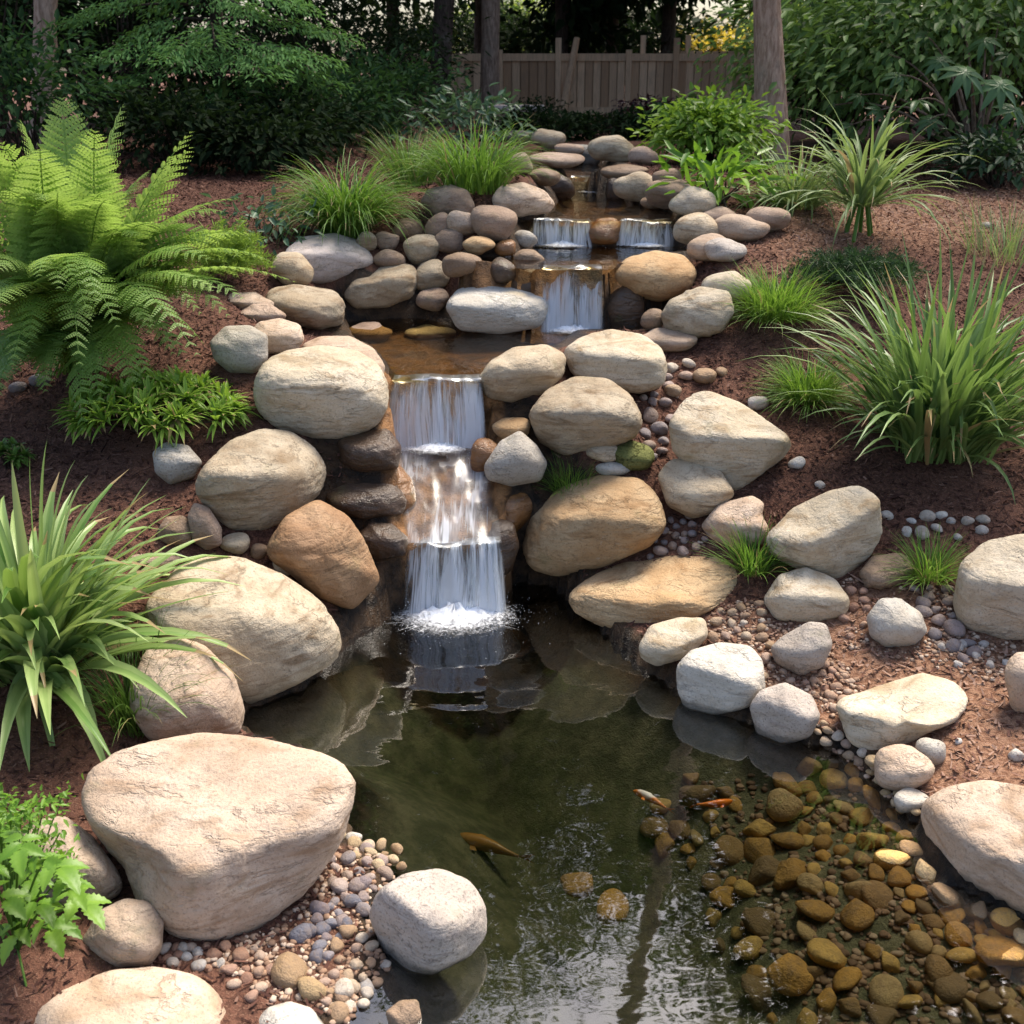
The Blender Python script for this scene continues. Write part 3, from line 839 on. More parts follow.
# ---- left bank, near
rock(B, "huge flat topped tan boulder at the lower left pond edge, pebbles at its right", 'pink',
     [(80,790),(92,765),(130,745),(200,732),(260,737),(325,752),(355,770),(357,790),(345,840),(310,890),(260,930),(215,945),(175,938),(140,912),(125,870),(97,840),(82,815)],
     top=(.02,-.12,.42), cuts=[(.5,-.8,.1,.72),(-.5,-.7,.1,.8)], sub=6, seed=1, p=16, depth=.75, rough=.06)
rock(B, "pinkish tan boulder half hidden by the leafy plant in the lower left corner", 'pink',
     [(18,840),(36,820),(65,815),(92,835),(115,865),(125,885),(115,900),(60,908),(25,880)], top=(-.1,-.1,.6), seed=2)
rock(S, "small tan stone with a shaded left face beside the huge flat boulder", 'pink',
     [(80,942),(100,910),(125,898),(150,901),(164,920),(162,950),(150,966),(118,970),(95,957)], top=(.35,.0,.6), cuts=[(-.8,-.6,.3,.6)], seed=3, facets=2)
rock(B, "pale pink boulder cut off by the bottom edge, lower left", 'pink',
     [(22,1025),(60,990),(110,970),(160,966),(200,975),(225,1000),(236,1035),(220,1070),(120,1085),(40,1070)], top=(0,-.05,.6), seed=4, foot=(130,1060))
rock(S, "small white stone cut off by the bottom edge beside the pebbles", 'white', [(252,1024),(268,1007),(290,1001),(312,1008),(326,1027),(315,1055),(270,1058)], seed=5, foot=(288,1045))
rock(B, "speckled granite boulder standing in the water right of the pebble patch", 'granite',
     [(368,915),(378,890),(405,873),(440,868),(470,880),(486,905),(487,935),(470,957),(432,976),(405,973),(383,952)], top=(.3,.05,.62), cuts=[(-.75,-.65,.05,.62)], seed=6, facets=2, p=14, sub=5)
rock(S, "dark brown stone poking out of the water at the bottom edge", 'brown', [(385,1012),(400,1000),(418,999),(422,1018),(418,1045),(395,1045)], seed=7, foot=(405,1035))
rock(B, "large grey tan boulder sloping into the pond left of the waterfall", 'tan',
     [(143,605),(175,568),(205,556),(240,556),(285,575),(320,598),(342,632),(340,660),(300,684),(250,706),(215,700),(175,660),(148,630)],
     top=(.18,-.1,.52), cuts=[(.35,-.85,.25,.66)], sub=6, seed=8, p=13, depth=.7)
rock(B, "rounded tan boulder behind the dark grass tuft at the left pond edge", 'pink',
     [(128,690),(145,650),(178,636),(205,645),(235,675),(246,710),(240,735),(190,745),(150,742),(130,715)], top=(.1,-.2,.62), seed=9)
rock(B, "big tan boulder on the left bank with a shadowed underside, uphill of the brown boulder", 'tan',
     [(194,482),(205,463),(230,440),(262,428),(292,431),(315,447),(328,468),(322,492),(300,514),(262,533),(232,532),(210,513),(197,498)],
     top=(.0,-.15,.55), cuts=[(-.2,-.8,-.2,.7)], seed=10, p=12, sub=6)
rock(S, "small flat topped grey stone on the mulch below the spiky low shrub", 'grey', [(152,452),(165,442),(188,445),(203,462),(194,478),(170,485),(155,473)], top=(.05,-.1,.5), seed=11, facets=2)
rock(B, "reddish brown boulder half in shadow just left of the lower waterfall", 'rust',
     [(266,545),(285,516),(318,498),(348,515),(365,540),(382,580),(352,612),(322,600),(290,575),(268,560)], top=(.25,-.2,.66), cuts=[(.7,-.6,0,.66)], seed=12)
rock(S, "wet dark slab with a smooth shiny face above the splash, left of the chute", 'wet', [(322,492),(335,472),(362,469),(392,478),(408,500),(402,516),(362,520),(330,510)], top=(-.1,-.25,.5), seed=13, sub=5)
rock(S, "dark stone added to darken the shaded gap under the big round pale boulder", 'wet', [(338,440),(360,430),(388,428),(402,446),(398,470),(360,474),(340,462)], seed=96, sub=5, foot=(375,464))  # added dark body standing in for the shade of the gap
rock(S, "glossy black wet stone left of the lowest waterfall strands", 'wet', [(353,540),(368,520),(392,523),(409,538),(406,556),(378,561),(356,552)], seed=14, sub=5)
rock(S, "wet orange rock shoulder left of the chute water", 'wetorange', [(318,478),(332,460),(362,456),(395,460),(412,478),(418,505),(400,520),(350,500)], seed=15, sub=5, foot=(372,466))
rock(S, "oval brown stone leaning against the big tan left boulder", 'rose', [(187,516),(194,502),(209,507),(222,528),(222,545),(206,551),(192,541)], seed=16)
rock(S, "dark brown stone behind the oval brown one on the left bank", 'brown', [(155,535),(165,517),(185,515),(193,530),(190,545),(165,546)], seed=17)
rock(S, "low pinkish stone under the tips of the striped grass", 'rose', [(122,556),(140,545),(175,543),(195,552),(190,565),(140,567)], seed=18)
rock(S, "tiny cream stone between the oval brown stone and the sloping grey boulder", 'cream', E(219,532,250,555,19), seed=19)
rock(S, "small brown stone right of the tiny cream stone", 'brown', E(250,543,268,560,20), seed=20)
rock(S, "small chalky stone on top of the sloping grey tan boulder", 'cream', [(272,562),(280,552),(292,554),(297,566),(290,576),(276,574)], seed=21)
# ---- left bank, upper
rock(B, "big round pale boulder at the left of the second waterfall", 'cream',
     [(252,387),(262,362),(285,350),(320,345),(355,349),(378,362),(389,385),(388,410),(374,430),(345,441),(310,440),(275,430),(256,410)], top=(.05,-.15,.62), cuts=[(0,-.85,-.25,.75)], seed=22, sub=6, p=9)
rock(S, "tan stone peeking out behind the big round pale boulder", 'pink', [(298,346),(320,336),(350,336),(374,348),(386,366),(380,385),(330,375)], seed=23, foot=(340,365))
rock(S, "grey tan block at the mulch edge behind the big round boulder", 'grey', [(209,342),(225,326),(250,325),(268,335),(268,360),(255,374),(230,373),(214,360)], top=(0,-.1,.55), seed=24)
rock(S, "smooth pinkish stone right of the grey tan block", 'pink', [(248,335),(258,322),(280,318),(300,324),(305,340),(295,353),(265,354)], seed=25)
rock(S, "low cream stone at the fern tips", 'pink', [(223,302),(230,293),(255,292),(276,303),(270,313),(240,312)], seed=26)
rock(S, "small rose stone under the low cream stone by the fern", 'rose', [(238,315),(248,302),(268,302),(288,315),(280,324),(250,324)], seed=27)
rock(S, "blocky tan stone at the left edge of the second pool", 'tan', [(264,300),(270,288),(295,284),(335,290),(346,303),(343,325),(318,331),(295,325),(270,315)], top=(0,-.1,.55), seed=28, sub=5)
rock(B, "flat lilac grey boulder on the upper left bank under the grass clump", 'lilac', [(283,252),(300,237),(335,233),(362,241),(378,264),(355,277),(325,284),(295,284)], top=(.05,-.15,.5), cuts=[(.1,-.9,-.1,.7)], seed=29, sub=5, p=13)
rock(S, "tan stone at the left end of the flat lilac boulder", 'tan', [(270,270),(278,252),(300,252),(315,270),(310,285),(285,287)], seed=30)
rock(B, "slanted tan boulder resting by the dark gap at the upper left stream edge", 'tan', [(342,296),(355,277),(388,263),(413,264),(421,280),(416,298),(386,308),(355,309)], top=(-.2,-.15,.55), cuts=[(.0,-.9,-.15,.7)], seed=31, sub=5, p=12)
rock(B, "rounded rosy boulder at the top of the left stone pile", 'rose', [(420,202),(427,189),(450,184),(468,190),(476,207),(466,219),(432,219)], seed=32, sub=5)
rock(B, "smooth pale boulder alone above the left twin fall", 'pink', [(491,199),(499,186),(523,182),(545,190),(556,204),(550,213),(520,218),(496,212)], seed=33, sub=5)
for bx, lab, m in [
  ((392,218,424,243),"brown oval stone at the left of the stone pile, beside the grass clump",'brown'),
  ((374,231,400,251),"small brown stone second from the left in the stone pile",'rose'),
  ((355,231,377,253),"leftmost small tan stone of the pile under the grass clump",'tan'),
  ((403,234,441,266),"greyish tan stone in the middle of the left pile",'tan'),
  ((424,212,456,240),"rosy stone just under the rounded top boulder of the pile",'rose'),
  ((446,210,479,238),"pink tan stone right of the rosy one in the pile",'pink'),
  ((470,205,518,242),"large brown tan stone at the right end of the pile",'rose'),
  ((432,229,464,254),"dark underside stone below the rosy pile stones",'rose'),
  ((462,236,496,256),"smooth orange brown oval lying at the foot of the pile",'orange'),
  ((494,239,516,257),"wet rust stone beside the small grey stone",'wetorange'),
  ((512,230,538,248),"small grey white stone left of the left twin fall",'grey'),
  ((514,249,546,272),"dark shiny stone with tan top above the trickle",'brown'),
  ((442,252,483,278),"red brown stone left of the trickle",'brown'),
  ((414,259,450,292),"grey tan stone at the pile foot near the slanted boulder",'tan'),
  ((416,287,449,312),"square brown stone at the water by the pale flat boulder",'rose'),
  ((372,249,406,268),"flat rosy stone above the slanted tan boulder",'rose'),
  ((490,257,517,283),"wet white streaked stone inside the trickle",'wet'),
  ]:
    rock(S, lab, m, E(*bx, seed=bx[0]), seed=bx[0], sub=4)
rock(B, "pale flat boulder lit bright in the stream left of the middle waterfall", 'white', [(444,306),(457,288),(490,281),(525,284),(546,296),(551,310),(541,328),(500,335),(458,331)], top=(.02,-.12,.5), cuts=[(0,-.9,-.2,.72)], seed=34, sub=6, p=10, y=5.13, rough=.03)
rock(S, "low flat wet stone breaking the surface at the left of the second pool", 'rose', [(345,332),(358,322),(380,322),(394,333),(385,342),(355,342)], seed=35, y=None, sub=4)
rock(S, "flat whitish stone with water running over it below the pale flat boulder", 'white', [(400,334),(418,325),(440,324),(458,331),(455,339),(415,340)], seed=36, sub=4)
# ---- stream right
rock(S, "black stone added to darken the hollow right of the middle waterfall", 'wet', E(600,282,646,338,91), seed=91, sub=4, y=5.28, foot=(622,334))  # hollow's shade put in as an added black stone
rock(S, "black wet stone at the left side of the middle waterfall", 'wet', E(504,268,546,306,92), seed=92, sub=4, y=5.30, foot=(525,300))
rock(S, "dark wet stone at the left side of the topmost fall", 'wet', E(545,174,575,202,93), seed=93, sub=4, foot=(560,199))
rock(S, "dark wet stone at the right side of the topmost fall", 'wet', E(606,176,634,204,94), seed=94, sub=4, foot=(620,201))
rock(S, "dark wedge shaped stone between the twin falls", 'wetorange', [(587,230),(596,219),(615,217),(623,226),(618,243),(600,246),(588,241)], seed=37, sub=4)
rock(B, "smooth orange tan boulder overhanging the middle waterfall on its right", 'orange', [(611,278),(624,259),(655,250),(685,255),(698,271),(692,291),(662,302),(628,299)], seed=38, sub=5, top=(.0,-.1,.7), rough=.03)
rock(B, "pale boulder right of the orange tan one beside the grass tuft", 'cream', [(660,315),(670,299),(700,286),(730,291),(735,312),(722,333),(692,339),(666,331)], seed=39, sub=5)
rock(S, "flat cream stone under the pale boulder near the mulch", 'pink', [(634,342),(650,328),(680,328),(700,338),(690,352),(648,353)], seed=40, sub=4)
rock(S, "pale rounded stone hidden behind the pale boulder and the tuft", 'cream', [(698,290),(708,275),(735,270),(752,282),(748,300),(720,304)], seed=41, sub=4)
rock(S, "small brown stone in the dark gap right of the middle waterfall", 'brown', E(640,308,664,332,42), seed=42)
rock(B, "angular cream boulder with bright top above the two round tan ones", 'cream',
     [(562,350),(580,337),(610,329),(642,334),(662,347),(668,366),(664,387),(640,394),(600,388),(572,376)], top=(.1,-.15,.5), cuts=[(-.1,-.9,0,.68)], seed=43, sub=5, p=14)
rock(B, "round tan boulder touching the right edge of the second waterfall lip", 'tan', [(477,380),(489,361),(514,347),(548,344),(567,355),(564,376),(546,394),(512,404),(486,399)], seed=44, sub=5)
rock(B, "big round tan boulder with a brown underside in the middle of the right bank", 'tan',
     [(527,414),(545,390),(575,376),(608,378),(632,395),(644,420),(636,439),(602,452),(565,457),(538,442)], top=(0,-.15,.6), cuts=[(0,-.85,-.3,.7)], seed=45, sub=6, p=12)
rock(S, "smooth grey egg shaped stone right of the chute", 'grey', [(483,466),(500,441),(520,430),(537,445),(548,463),(541,481),(512,487),(487,480)], seed=46, sub=5, facets=0, rough=.02, top=(-.2,-.2,.88))
rock(S, "small rust stone behind the grey egg shaped stone", 'orange', E(492,417,531,442,47), seed=47)
rock(S, "wet rust stone at the upper right of the chute", 'wetorange', E(470,437,502,474,48), seed=48)
rock(S, "wet brown stone right of the lowest waterfall lip", 'wetorange', [(497,510),(508,488),(530,481),(548,487),(545,505),(520,530),(505,545),(492,535)], seed=49, sub=5)
rock(S, "dark wet stone under the lip at the right of the falling strands", 'wet', [(478,545),(492,520),(512,520),(520,545),(510,575),(488,575)], seed=50, sub=4)
rock(B, "large orange tan boulder right of the lowest waterfall, dark water below it", 'orange',
     [(521,548),(529,512),(560,487),(600,474),(642,478),(660,498),(668,526),(652,547),(604,567),(558,578),(530,570)], top=(-.05,-.15,.6), cuts=[(-.1,-.9,-.05,.68)], seed=51, sub=6, p=12)
rock(B, "long flat orange brown boulder at the pond edge below the large orange tan one", 'orange',
     [(564,596),(590,575),(625,560),(680,552),(725,555),(746,575),(737,597),(702,617),(652,630),(605,629),(575,615)], top=(.03,-.15,.5), cuts=[(-.2,-.9,0,.7)], seed=52, sub=6, p=12)
rock(B, "large pale three cornered boulder with a flat sloping top on the right mulch", 'cream',
     [(668,422),(685,398),(705,389),(740,402),(775,425),(794,440),(786,457),(752,482),(735,494),(700,480),(672,452)], top=(.15,-.28,.42), cuts=[(.15,-.95,-.1,.55)], seed=53, sub=6, p=18, facets=3)
rock(S, "tan stone with a hollowed top leaning on the three cornered boulder", 'tan', [(657,475),(670,459),(697,457),(722,472),(736,494),(716,513),(692,519),(667,506)], top=(-.1,-.35,.6), seed=54, sub=5)
rock(S, "flat cream stone behind the little grass tuft on the right bank", 'pink', [(700,526),(718,504),(752,495),(765,503),(762,515),(770,530),(762,546),(738,550),(712,541)], top=(0,-.2,.55), seed=55, sub=5)
rock(B, "wedge shaped pale boulder with a long smooth sloping top on the right bank", 'cream',
     [(764,537),(792,508),(830,490),(860,484),(880,498),(883,535),(870,557),(840,582),(802,572),(772,557)], top=(-.35,-.25,.5), cuts=[(.5,-.8,-.1,.62)], seed=56, sub=6, p=14)
rock(S, "dark brown pointed stone under the small tuft right of the wedge boulder", 'brown', [(858,573),(872,556),(900,553),(919,567),(905,583),(880,589),(864,585)], seed=57)
rock(B, "cream ridge topped boulder below the wedge shaped one", 'cream', [(762,600),(778,575),(805,567),(835,578),(851,600),(846,616),(812,624),(776,621)], top=(.1,-.2,.6), cuts=[(0,-.9,0,.7)], seed=58, sub=5)
rock(S, "mottled grey white stone below the cream ridge topped boulder", 'granite', [(770,647),(784,635),(810,621),(827,624),(833,645),(823,667),(800,677),(775,664)], top=(-.3,-.1,.6), seed=59, sub=5)
rock(S, "clean white stone on the mulch left of the big grey boulder at right", 'white', [(866,617),(880,598),(900,599),(921,612),(928,631),(916,645),(886,648),(870,637)], seed=60, sub=5, facets=2)
rock(B, "big grey tan boulder cut by the right edge of the picture", 'pale', [(952,602),(960,562),(985,541),(1024,533),(1062,545),(1072,600),(1050,640),(1000,640),(960,630)], top=(-.1,-.25,.52), cuts=[(-.3,-.85,-.1,.75)], seed=61, sub=6, p=14)
rock(B, "chalk white boulder standing in the pond edge, brightest stone on the right shore", 'white',
     [(676,666),(690,650),(720,642),(750,645),(763,660),(766,692),(746,709),(715,716),(685,710),(677,690)], top=(.1,-.1,.55), cuts=[(-.5,-.85,.0,.66)], seed=62, sub=6, p=14, facets=3)
rock(S, "cream oval stone half in the water left of the chalk white boulder", 'cream', [(638,646),(650,625),(680,617),(705,618),(709,636),(690,657),(656,667),(641,659)], seed=63, sub=5)
rock(S, "pinkish grey stone in the water right of the chalk white boulder", 'granite', [(749,706),(760,690),(785,682),(812,695),(821,716),(810,738),(780,746),(757,736)], top=(.2,-.1,.58), cuts=[(-.6,-.8,0,.68)], seed=64, sub=5, facets=2)
rock(B, "long cream slab with a flat top lying on the right shore", 'cream',
     [(833,700),(868,689),(922,672),(955,681),(971,700),(958,722),(920,737),(898,752),(872,758),(848,742)], top=(.02,-.2,.45), cuts=[(-.35,-.9,-.1,.62)], seed=65, sub=6, p=15)
rock(S, "tan stone cut by the right edge above the reddish mulch", 'pink', E(1004,652,1050,714,66), seed=66)
rock(S, "smooth buff oval stone below the long cream slab", 'pink', E(874,744,936,791,67,p=2.1), seed=67, sub=5, facets=2)
rock(S, "small grey green stone right of the buff oval", 'grey', E(915,737,946,767,68), seed=68)
rock(S, "small white stone in the shallows below the buff oval", 'white', E(894,787,930,813,69,p=2.1), seed=69)
rock(B, "large buff boulder at the lower right pond edge, cut by the picture edge", 'pink',
     [(918,806),(943,786),(985,779),(1024,786),(1080,800),(1105,860),(1070,925),(1024,917),(985,898),(942,876),(926,842)], top=(-.05,-.15,.5), cuts=[(-.4,-.85,0,.72)], seed=70, sub=6, p=13)
# ---- mossy stone
mo = rock(S, "round stone covered in yellow green moss below the big round tan boulder", 'moss', [(608,455),(615,443),(632,440),(650,446),(656,458),(648,470),(625,471)], seed=71, sub=4)
rock(S, "white oval stone left of the mossy stone", 'white', E(594,457,631,476,72), seed=72)
rock(S, "greenish tan stone behind the mossy stone", 'tan', E(585,440,620,462,73), seed=73)
# ---- right bank, upper
for bx, lab, m in [
  ((673,212,722,249),"tan oval stone right of the right twin fall",'tan'),
  ((700,206,738,232),"rosy stone tucked behind the tan oval near the hosta",'rose'),
  ((687,233,734,262),"pink oval stone below the tan oval on the upper right bank",'pink'),
  ((712,214,772,242),"long pink stone at the mulch edge under the spider plant",'pink'),
  ((746,206,790,234),"rosy stone at the right end of the upper bank",'rose'),
  ((704,238,748,262),"grey pink stone under the long pink one",'granite'),
  ((612,171,662,204),"smooth tan boulder right of the topmost fall",'tan'),
  ((645,179,692,210),"brown tan boulder leaning on the smooth tan one",'rose'),
  ((668,186,716,217),"mossy pale stone beneath the bright green leaves",'pale'),
  ((652,168,682,190),"dull tan stone behind the two boulders by the topmost fall",'rose'),
  ((530,129,566,151),"round tan stone at the far end of the stream",'tan'),
  ((588,135,636,163),"largest tan grey stone of the far row by the fence",'tan'),
  ((627,146,659,166),"rosy grey stone at the right of the far row",'rose'),
  ((554,143,584,158),"small tan stone left of the largest far stone",'rose'),
  ((582,148,608,167),"small brown stone in front of the largest far stone",'slate'),
  ((566,144,592,159),"middle grey tan stone of the far row",'grey'),
  ((526,152,586,169),"long flat tan slab across the head of the stream",'rose'),
  ((500,130,532,146),"small dark stone by the dark round bush",'slate'),
  ((600,164,650,182),"flat brown stone behind the topmost fall",'brown'),
  ((505,152,534,176),"tan stone at the left of the flat head slab",'rose'),
  ((520,168,560,186),"brown stone left of the topmost fall",'brown'),
  ((640,196,672,210),"flat brown stone in the stream behind the right twin fall",'brown'),
  ]:
    rock(B if (bx[2]-bx[0]) > 44 and bx[1] < 200 and 'boulder' in lab else S, lab, m, E(*bx, seed=bx[0]), seed=bx[0], sub=4)
# ------------------------------------------------------------------ pebbles
PEBME = []
for i in range(10):
    r = np.random.default_rng(300 + i)
    D, F = ICO[3]
    s = np.ones(len(D))
    for _ in range(5):
        q = r.normal(size=3); q /= np.linalg.norm(q)
        s += (np.maximum(0, D @ q) / r.uniform(.68, .92)) ** 8
    V = D * (s ** -.125)[:, None] * (1 + .06 * fbm(D * 1.7 + i * 9, 2, 2))[:, None] * np.array([1, r.uniform(.7, .95), r.uniform(.6, .8)])
    PEBME.append((V, F))
for i in range(8):
    r = np.random.default_rng(350 + i)
    D, F = ICO[3]
    s = np.ones(len(D))
    for _ in range(8):
        q = r.normal(size=3); q /= np.linalg.norm(q)
        s += (np.maximum(0, D @ q) / r.uniform(.55, .85)) ** 14
    V = D * (s ** (-1 / 14))[:, None] * (1 + .05 * fbm(D * 2 + i * 9, 2, 2))[:, None] * np.array([1.15, r.uniform(.7, 1.0), r.uniform(.5, .75)])
    PEBME.append((V, F))
_pm = {}
def pebble_mesh(i, mat):
    k = (i, mat.name)
    if k not in _pm:
        mb = MB(); mb.add(*PEBME[i]); me = mb.mesh("pebble"); me.materials.append(mat); _pm[k] = me
    return _pm[k]
def pebble(P, rad, mat, label, group, r, lo=0, hi=10):
    o = bpy.data.objects.new("pebble", pebble_mesh(int(r.integers(lo, hi)), mat))
    COL.objects.link(o)
    o.location = (P[0], P[1], P[2] + rad * .25)
    o.scale = (rad, rad, rad)
    o.rotation_euler = (r.normal(0, .25), r.normal(0, .25), r.uniform(0, 6.28))
    tag(o, label, "pebble", group)
    return o
def in_poly(u, v, poly):
    c = False
    for i in range(len(poly)):
        x0, y0 = poly[i]; x1, y1 = poly[(i + 1) % len(poly)]
        if (y0 > v) != (y1 > v) and u < (x1 - x0) * (v - y0) / (y1 - y0) + x0: c = not c
    return c
def pebbles(poly, n, size, mat, label, group, seed, water=True, squash=.75):
    """lay stones side by side inside a patch of ground"""
    r = np.random.default_rng(seed)
    poly = np.array(poly, float)
    lo, hi = poly.min(0), poly.max(0)
    put = []
    tries = 0
    while len(put) < n and tries < n * 60:
        tries += 1
        u, v = r.uniform(lo[0], hi[0]), r.uniform(lo[1], hi[1])
        if not in_poly(u, v, poly): continue
        s = r.uniform(*size) * (1 if r.random() < .8 else 1.35)
        if any((u - a) ** 2 + ((v - b) / squash) ** 2 < ((s + c) * .42) ** 2 for a, b, c in put): continue
        P = at_ground(u, v, water)
        rad = s / 2 * ((P - CAMP) @ FWD) / FPX
        pebble(P, rad, mat, label, group, r)
        put.append((u, v, s))
# patch between the huge flat boulder and the granite one
for (u, v, s, m, lab) in [
  (353,837,20,PEB_WHITE,"bright white pebble at the water's edge, top of the pebble patch"),
  (369,844,15,PEB_WARM,"round yellowish pebble next to the bright white one"),
  (364,881,23,PEB_BLUE,"blue grey pebble near the granite boulder"),
  (353,900,21,PEB_BLUE,"lavender grey pebble below the blue grey one"),
  (340,885,22,PEB_MAUVE,"mauve pebble in the shade of the huge boulder"),
  (320,906,22,PEB_BLUE,"dark slate pebble deep in the boulder's shade"),
  (302,931,29,PEB_BLUE,"largest round blue grey pebble of the patch"),
  (323,927,20,PEB_BLUE,"grey pebble right of the largest blue grey one"),
  (317,955,20,PEB_BLUE,"dark navy pebble below the largest blue grey one"),
  (343,919,21,PEB_MAUVE,"mauve oval pebble in the middle of the patch"),
  (312,985,38,PEB_OCHRE,"large ochre oval pebble near the white stone"),
  (290,966,44,PEB_OCHRE,"broad flat ochre stone in the pebble patch"),
  (344,987,24,PEB_WARM,"tan pebble right of the large ochre oval"),
  (367,985,20,PEB_WHITE,"cream pebble at the waterline near the granite boulder"),
  (337,1011,26,PEB_WARM,"brown and cream pebble at the bottom edge")]:
    r = np.random.default_rng(int(u * 7 + v))
    P = at_ground(u, v + s * .2)
    pebble(P, s / 2 * ((P - CAMP) @ FWD) / FPX, m, lab, None, r)
pebbles([(330,860),(362,850),(395,865),(372,890),(366,915),(330,905)], 20, (13,20), PEB_MAUVE, "small mauve pebble heaped beside the huge flat boulder", "mauve pebbles by the huge boulder", 1)
pebbles([(336,835),(398,850),(402,868),(360,868)], 14, (10,19), PEB_OCHRE, "small ochre pebble at the water's edge above the mauve pebbles", "ochre pebbles at the water's edge", 2)
pebbles([(330,935),(368,930),(392,968),(372,1000),(340,1022),(320,1010),(325,970)], 40, (13,22), PEB_WARM, "small tan pebble below the granite boulder", "tan pebbles below the granite boulder", 3)
pebbles([(295,940),(330,905),(352,925),(330,960)], 20, (11,20), PEB_BLUE, "small slate blue pebble between the two big stones", "slate pebbles between the big stones", 4)
pebbles([(160,950),(205,945),(262,950),(285,985),(250,1000),(215,975),(165,962)], 26, (11,20), PEB_RED, "small reddish pebble on the bark below the huge flat boulder", "reddish pebbles below the huge boulder", 5)
pebbles([(155,945),(210,950),(235,970),(165,965)], 8, (13,20), PEB_WHITE, "whitish pebble in the gap between the huge boulder and the pale one", "whitish pebbles between lower left boulders", 6)
# right bank
pebbles([(645,525),(690,515),(705,540),(690,556),(648,558)], 22, (9,17), PEB_MAUVE, "mauve pebble filling the gap between the two orange boulders", "mauve pebbles between the orange boulders", 7)
pebbles([(640,395),(672,375),(680,400),(668,430),(660,465),(632,468),(645,430)], 26, (10,19), PEB_MAUVE, "brownish pebble in the gap left of the three cornered boulder", "pebbles left of the three cornered boulder", 8)
pebbles([(665,362),(715,368),(732,382),(690,385),(668,378)], 7, (14,22), PEB_WARM, "pink tan pebble behind the three cornered boulder", "pebbles behind the three cornered boulder", 9)
pebbles([(712,612),(760,602),(772,650),(760,682),(770,640),(712,640)], 30, (9,17), PEB_WARM, "tan pebble on the shore around the cream oval stone", "tan pebbles on the right shore", 10)
pebbles([(768,668),(830,665),(862,690),(832,712),(822,690),(790,682)], 22, (8,14), PEB_RED, "small red brown pebble between the mottled stone and the long slab", "red brown pebbles by the long slab", 11)
pebbles([(820,722),(846,742),(872,760),(880,775),(838,752),(815,738)], 15, (9,17), PEB_WARM, "pebble along the waterline left of the long slab", "pebbles along the right waterline", 12)
pebbles([(842,590),(866,588),(870,625),(850,640),(840,620)], 10, (9,14), PEB_RED, "small reddish pebble left of the clean white stone", "reddish pebbles left of the white stone", 13)
pebbles([(912,586),(955,590),(955,640),(990,650),(1000,665),(960,660),(930,640)], 17, (11,19), PEB_MAUVE, "greyish pebble between the clean white stone and the big right boulder", "pebbles by the big right boulder", 14)
pebbles([(885,510),(990,520),(985,535),(960,545),(890,530)], 12, (10,17), PEB_WHITE, "whitish pebble behind the small right tuft", "whitish pebbles behind the right tuft", 15)
pebbles([(930,640),(1000,640),(1010,670),(960,680)], 7, (11,16), PEB_WHITE, "pale pebble on red mulch below the big right boulder", "pale pebbles below the right boulder", 16)
pebbles([(870,760),(905,790),(920,800),(915,815),(900,815),(868,775)], 12, (10,16), PEB_OCHRE, "ochre pebble in the shallows by the buff oval", "ochre pebbles by the buff oval", 17)
for (u, v, s, m, lab) in [(757,400,24,PEB_WHITE,"cream pebble on the mulch beside the second grass tuft"), (796,460,21,PEB_WHITE,"white round pebble at the right tip of the three cornered boulder"),
  (733,520,14,PEB_WHITE,"tiny pale pebble between the cream flat stone and the wedge boulder"), (986,224,12,PEB_WHITE,"lone white pebble on the far right mulch"),
  (820,483,13,PEB_WHITE,"tiny pale pebble on top of the slope behind the wedge boulder"), (1016,752,20,PEB_WHITE,"white pebble at the right edge above the buff boulder"),
  (958,645,16,PEB_WHITE,"white pebble left of the big right boulder's foot"), (958,740,10,PEB_WHITE,"tiny white pebble right of the grey green stone"),
  (672,388,22,PEB_WARM,"rosy pebble touching the back of the three cornered boulder"), (922,600,22,PEB_MAUVE,"grey round pebble at the right of the clean white stone"),
  (1018,540,15,PEB_WARM,"tan pebble on top of the right edge"), (40,378,24,PEB_MAUVE,"dark pebble under the fern at left"), (18,385,20,PEB_MAUVE,"brown pebble half hidden under the fern")]:
    r = np.random.default_rng(int(u * 3 + v)); P = at_ground(u, v + s * .25)
    pebble(P, s / 2 * ((P - CAMP) @ FWD) / FPX, m, lab, None, r)
# stones lying on the pond bottom
def pond_stones(poly, n, size, label, group, seed):
    r = np.random.default_rng(seed); poly = np.array(poly, float); lo, hi = poly.min(0), poly.max(0); put = []
    for _ in range(n * 80):
        if len(put) >= n: break
        u, v = r.uniform(lo[0], hi[0]), r.uniform(lo[1], hi[1])
        if not in_poly(u, v, poly): continue
        s = r.uniform(*size)
        if any((u - a) ** 2 + ((v - b) / .7) ** 2 < ((s + c) * .40) ** 2 for a, b, c in put): continue
        P = at_ground(u, v, False)
        o = pebble(P, s / 2 * ((P - CAMP) @ FWD) / FPX, PEB_AMBER, label, group, r, 10, 18)
        o.name = "submerged_stone"; o["category"] = "stone"
        put.append((u, v, s))
pond_stones([(815,760),(845,762),(885,800),(915,850),(930,880),(1030,935),(1030,1030),(960,1020),(930,960),(870,900),(800,840),(770,790)], 115, (16,42), "amber stone on the pond bottom near the right shore", "amber stones under the shallow water", 31)
pond_stones([(700,770),(800,840),(870,900),(930,960),(950,1024),(760,1024),(700,920),(640,820)], 55, (16,44), "dim olive stone on the deeper pond bottom", "dim stones in the deeper water", 32)
